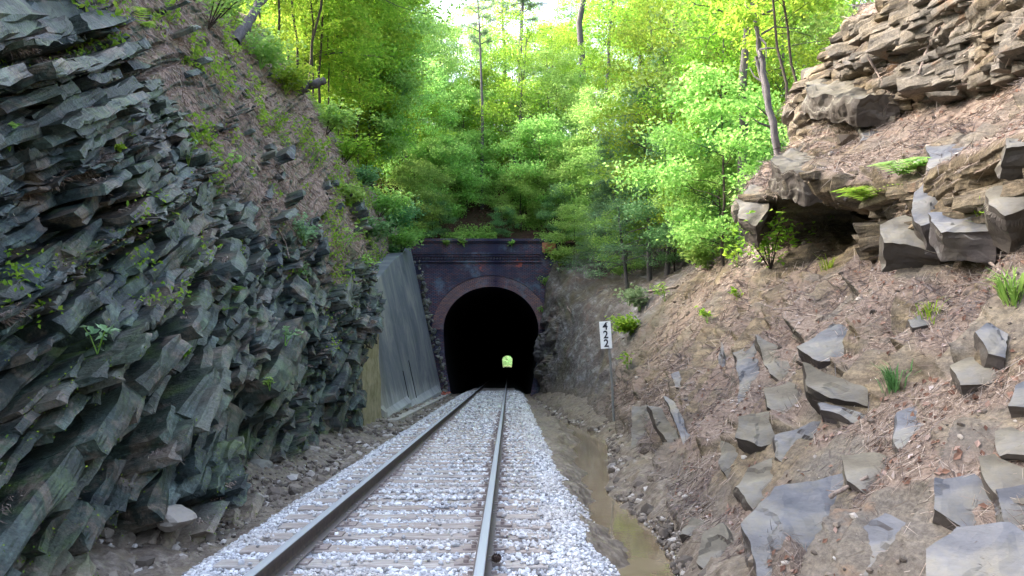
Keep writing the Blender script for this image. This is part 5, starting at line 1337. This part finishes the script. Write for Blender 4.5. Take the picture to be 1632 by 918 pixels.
# right crest
tp('bigT', 1180, 200, 22, 'tall bare stemmed tree on right crest with spreading yellow green limbs', GR, .62, 1.2)
b = tp('sapB', 1262, 150, 16.2, 'grey trunked tree leaning left over the ledge beside the top outcrop', GR, .75, 3.3)
tp('sapB', 1285, 140, 17.4, 'second grey trunk leaning left beside the top outcrop', GR, .8, 2.8)
tp('mapB', 1130, 260, 25, 'yellow green tree with low boughs left of the ledge', GR, .55, .3)
tp('mapC', 1150, 330, 22, 'low bright green tree below the ledge at bank crest', GR, .75, 2.1)
tp('mapB', 1060, 300, 32, 'yellow green tree in second row on the right', GR, .75, 4.0)
tp('hem', 1035, 430, 33, 'feathery pale hemlock with dark trunk right of the portal', GR, .95, 0)
tp('hem', 985, 380, 39, 'second feathery hemlock nearer to the portal', GR, .8, 2)
tp('hem', 1085, 400, 36, 'taller dark hemlock behind the feathery one', GR, 1.1, 4)
tp('mapD', 1110, 420, 28, 'dark green small tree at right bank crest', GR, .7, 1)
tp('mapD', 1150, 400, 24, 'dark green small tree close to the ledge foot', GR, .6, 3)
tp('mapC', 1190, 150, 30, 'green tree behind the bare stemmed tree', GR, 1.4, 5)
tp('mapA', 1230, 100, 34, 'tall green tree at the back of right crest', GR, .9, 2.2)
tp('mapB', 1240, 60, 26, 'yellow green tree behind the leaning grey trunks', GR, .6, 4.4)
# hill: named foreground ones
tp('pineA', 925, 200, 66, 'thick grey pine trunk rising above the right of portal', GH, 1.1, 0, sxy=1.1)
tp('pineA', 832, 240, 60, 'straight thinner pine behind the centre of portal', GH, .8, 1)
tp('pineA', 768, 300, 52, 'slim grey trunk standing directly above the tunnel arch', GH, .75, 2, sxy=.6)
tp('mapC', 700, 330, 49.5, 'low spreading green tree above the left half of portal', GH, .85, .4)
tp('mapC', 745, 300, 51.5, 'bright layered small tree above portal centre left', GH, .8, 1.4)
tp('mapC', 860, 290, 50.5, 'bright layered small tree above portal centre right', GH, .9, 2.9)
tp('mapC', 915, 310, 49.5, 'bright small tree above the right end of portal', GH, .8, 4.9)
tp('mapD', 690, 360, 47.5, 'dark bushy little tree at left end of portal parapet', GH, .42, 4.2)
tp('mapD', 800, 340, 48, 'tiny green tree on slope just over the coping', GH, .3, 2.2)
tp('mapA', 640, 260, 50, 'green tree over the left corner of portal', GH, .75, 1.1)
tp('mapA', 960, 280, 47.5, 'green tree with dense crown between portal and hemlocks', GH, .7, 3.1)
for i, (k, px, py, Y, sc_, lab) in enumerate([
 ('mapC', 665, 300, 47.5, .7, 'bright small tree leaning over the left end of parapet'),
 ('mapY', 640, 220, 52, 1.0, 'spreading bright tree uphill of the left portal corner'),
 ('mapY', 790, 250, 56, 1.1, 'broad bright tree uphill from the middle of the portal'),
 ('mapC', 880, 230, 55, 1.1, 'broad bright tree uphill from the right half of the portal'),
 ('mapC', 965, 330, 46.5, .8, 'green small tree in the dip right of the portal coping'),
 ('mapC', 1000, 300, 44.5, .9, 'green small tree behind the nearer hemlock'),
 ('mapD', 1060, 380, 40, .9, 'dark bushy tree between the two nearer hemlocks'),
 ('mapC', 1120, 330, 33, .9, 'bright small tree in front of dark hemlock'),
 ('mapY', 1160, 260, 27, .8, 'yellowish small tree under the bare stemmed tree'),
 ('mapY', 1100, 240, 35, 1.2, 'larger bright tree filling the right crest, centre'),
 ('mapY', 590, 240, 34, 1.0, 'bright small tree in second row of left crest'),
 ('mapY', 560, 180, 28, 1.0, 'bright low tree in second row nearer on left crest'),
 ('mapY', 510, 130, 23, .9, 'bright low tree behind the first two saplings'),
 ('mapY', 460, 60, 18.5, .8, 'bright low tree behind the sapling at top of left slope'),
 ('mapD', 615, 290, 38, .8, 'dark leaved low tree at far left crest'),
 ('mapC', 730, 230, 55, 1.0, 'bright tree uphill left of the slim grey trunk'),
 ('mapC', 690, 250, 50, .8, 'small bright tree uphill of the parapet, left'),
 ('mapC', 830, 300, 49, .6, 'very small bright tree just behind the coping, centre right'),
 ('hem', 960, 420, 40, .55, 'small feathery hemlock low on bank right of the portal'),
 ('mapC', 915, 410, 43, .45, 'little bright tree at the bank top next to the portal'),
 ('mapC', 1000, 440, 36, .5, 'little green tree on the bank top before the hemlocks'),
 ('mapD', 1075, 430, 32, .5, 'dark little tree on the bank top before the tall hemlock'),
 ('mapY', 1120, 400, 28, .5, 'bright little tree at the bank top left of the ledge'),
 ('mapC', 1150, 410, 23, .45, 'bright green little tree close beside the ledge foot'),
 ('mapD', 900, 350, 47, .5, 'dark little bush like tree at right end of the coping'),
]): tp(k, px, py, Y, lab, GH if Y > 46 else (GL if px < 700 else GR), sc_, i * 1.1)
# background woods
rs = np.random.RandomState(5); keys = ['mapA', 'mapB', 'bigT', 'mapA', 'sapA', 'mapB', 'mapC', 'mapC']
pts = []
tries = 0
while len(pts) < 95 and tries < 5000:
    tries += 1; yy = rs.uniform(53, 90); xx = rs.uniform(-.45 * yy, .42 * yy)
    if all((xx - a) ** 2 + (yy - b_) ** 2 > 7 for a, b_ in pts): pts.append((xx, yy))
for i, (xx, yy) in enumerate(pts):
    k = keys[i % 8]
    lab = {'mapA': 'green leafed tree crowded in the woods on the hillside above the tunnel', 'mapB': 'yellow green tree crowded in the woods on the hillside above the tunnel', 'bigT': 'tall high crowned tree in the woods on the hillside above the tunnel', 'sapA': 'slender young tree in the woods on the hillside above the tunnel', 'mapC': 'low understorey tree in the woods on the hillside above the tunnel'}[k]
    plant_tree(k, xx, yy, lab, 'woods on the hillside, ' + {'mapA': 'green trees', 'mapB': 'yellow green trees', 'bigT': 'tall trees', 'sapA': 'slender trees', 'mapC': 'understorey trees'}[k], rs.uniform(.7, 1.05), rs.uniform(0, 6.28))
for i, (xx, yy, k) in enumerate([(-11.5, 9, 'mapC'), (-10.5, 12.5, 'mapY'), (-11.5, 15.2, 'mapY'), (-10.2, 17.2, 'mapC'), (-13, 19, 'mapY'), (15, 24, 'mapA'), (14, 32, 'mapB'), (16, 40, 'mapA'), (11, 44, 'mapC'), (-10.5, 45, 'mapC')]):  # left trees added to shade the right outcrop, and to fill the crest
    plant_tree(k, xx, yy, 'leafy tree in the woods behind the %s crest of the cut' % ('left' if xx < 0 else 'right'), 'woods behind the %s crest' % ('left' if xx < 0 else 'right'), .9, i * 1.3)
for i, (xx, yy) in enumerate([(-4, 442), (2, 446), (-1, 452), (-7, 438), (5, 440)]):  # outer trees added to shade the ground beyond the mouth
    plant_tree('mapD', xx, yy, 'leafy green tree seen through the far end of the tunnel', 'trees beyond the far tunnel mouth', 1.0, i, z_=-.5 + (yy - 455) * .16 if yy > 455 else -.5)
# dead bare saplings
for i, (px, py, Y, tx, ty, lab) in enumerate([(1235, 130, 17, 1195, -20, 'bare grey trunk leaning left at right crest edge'), (1245, 170, 17.5, 1205, 90, 'short bare forked trunk by the leaning grey trunks'), (1000, 430, 34, 985, 330, 'dead thin trunk among the hemlocks')]):
    a = at(px, py, Y); a.z = max(ground_z(a.x, a.y) - .1, a.z - 1.5); branch([a, (a + at(tx, ty, Y)) / 2, at(tx, ty, Y)], .09, .04, lab, mat='barkG', name='bare_trunk', cat='tree trunk', twigs=6)
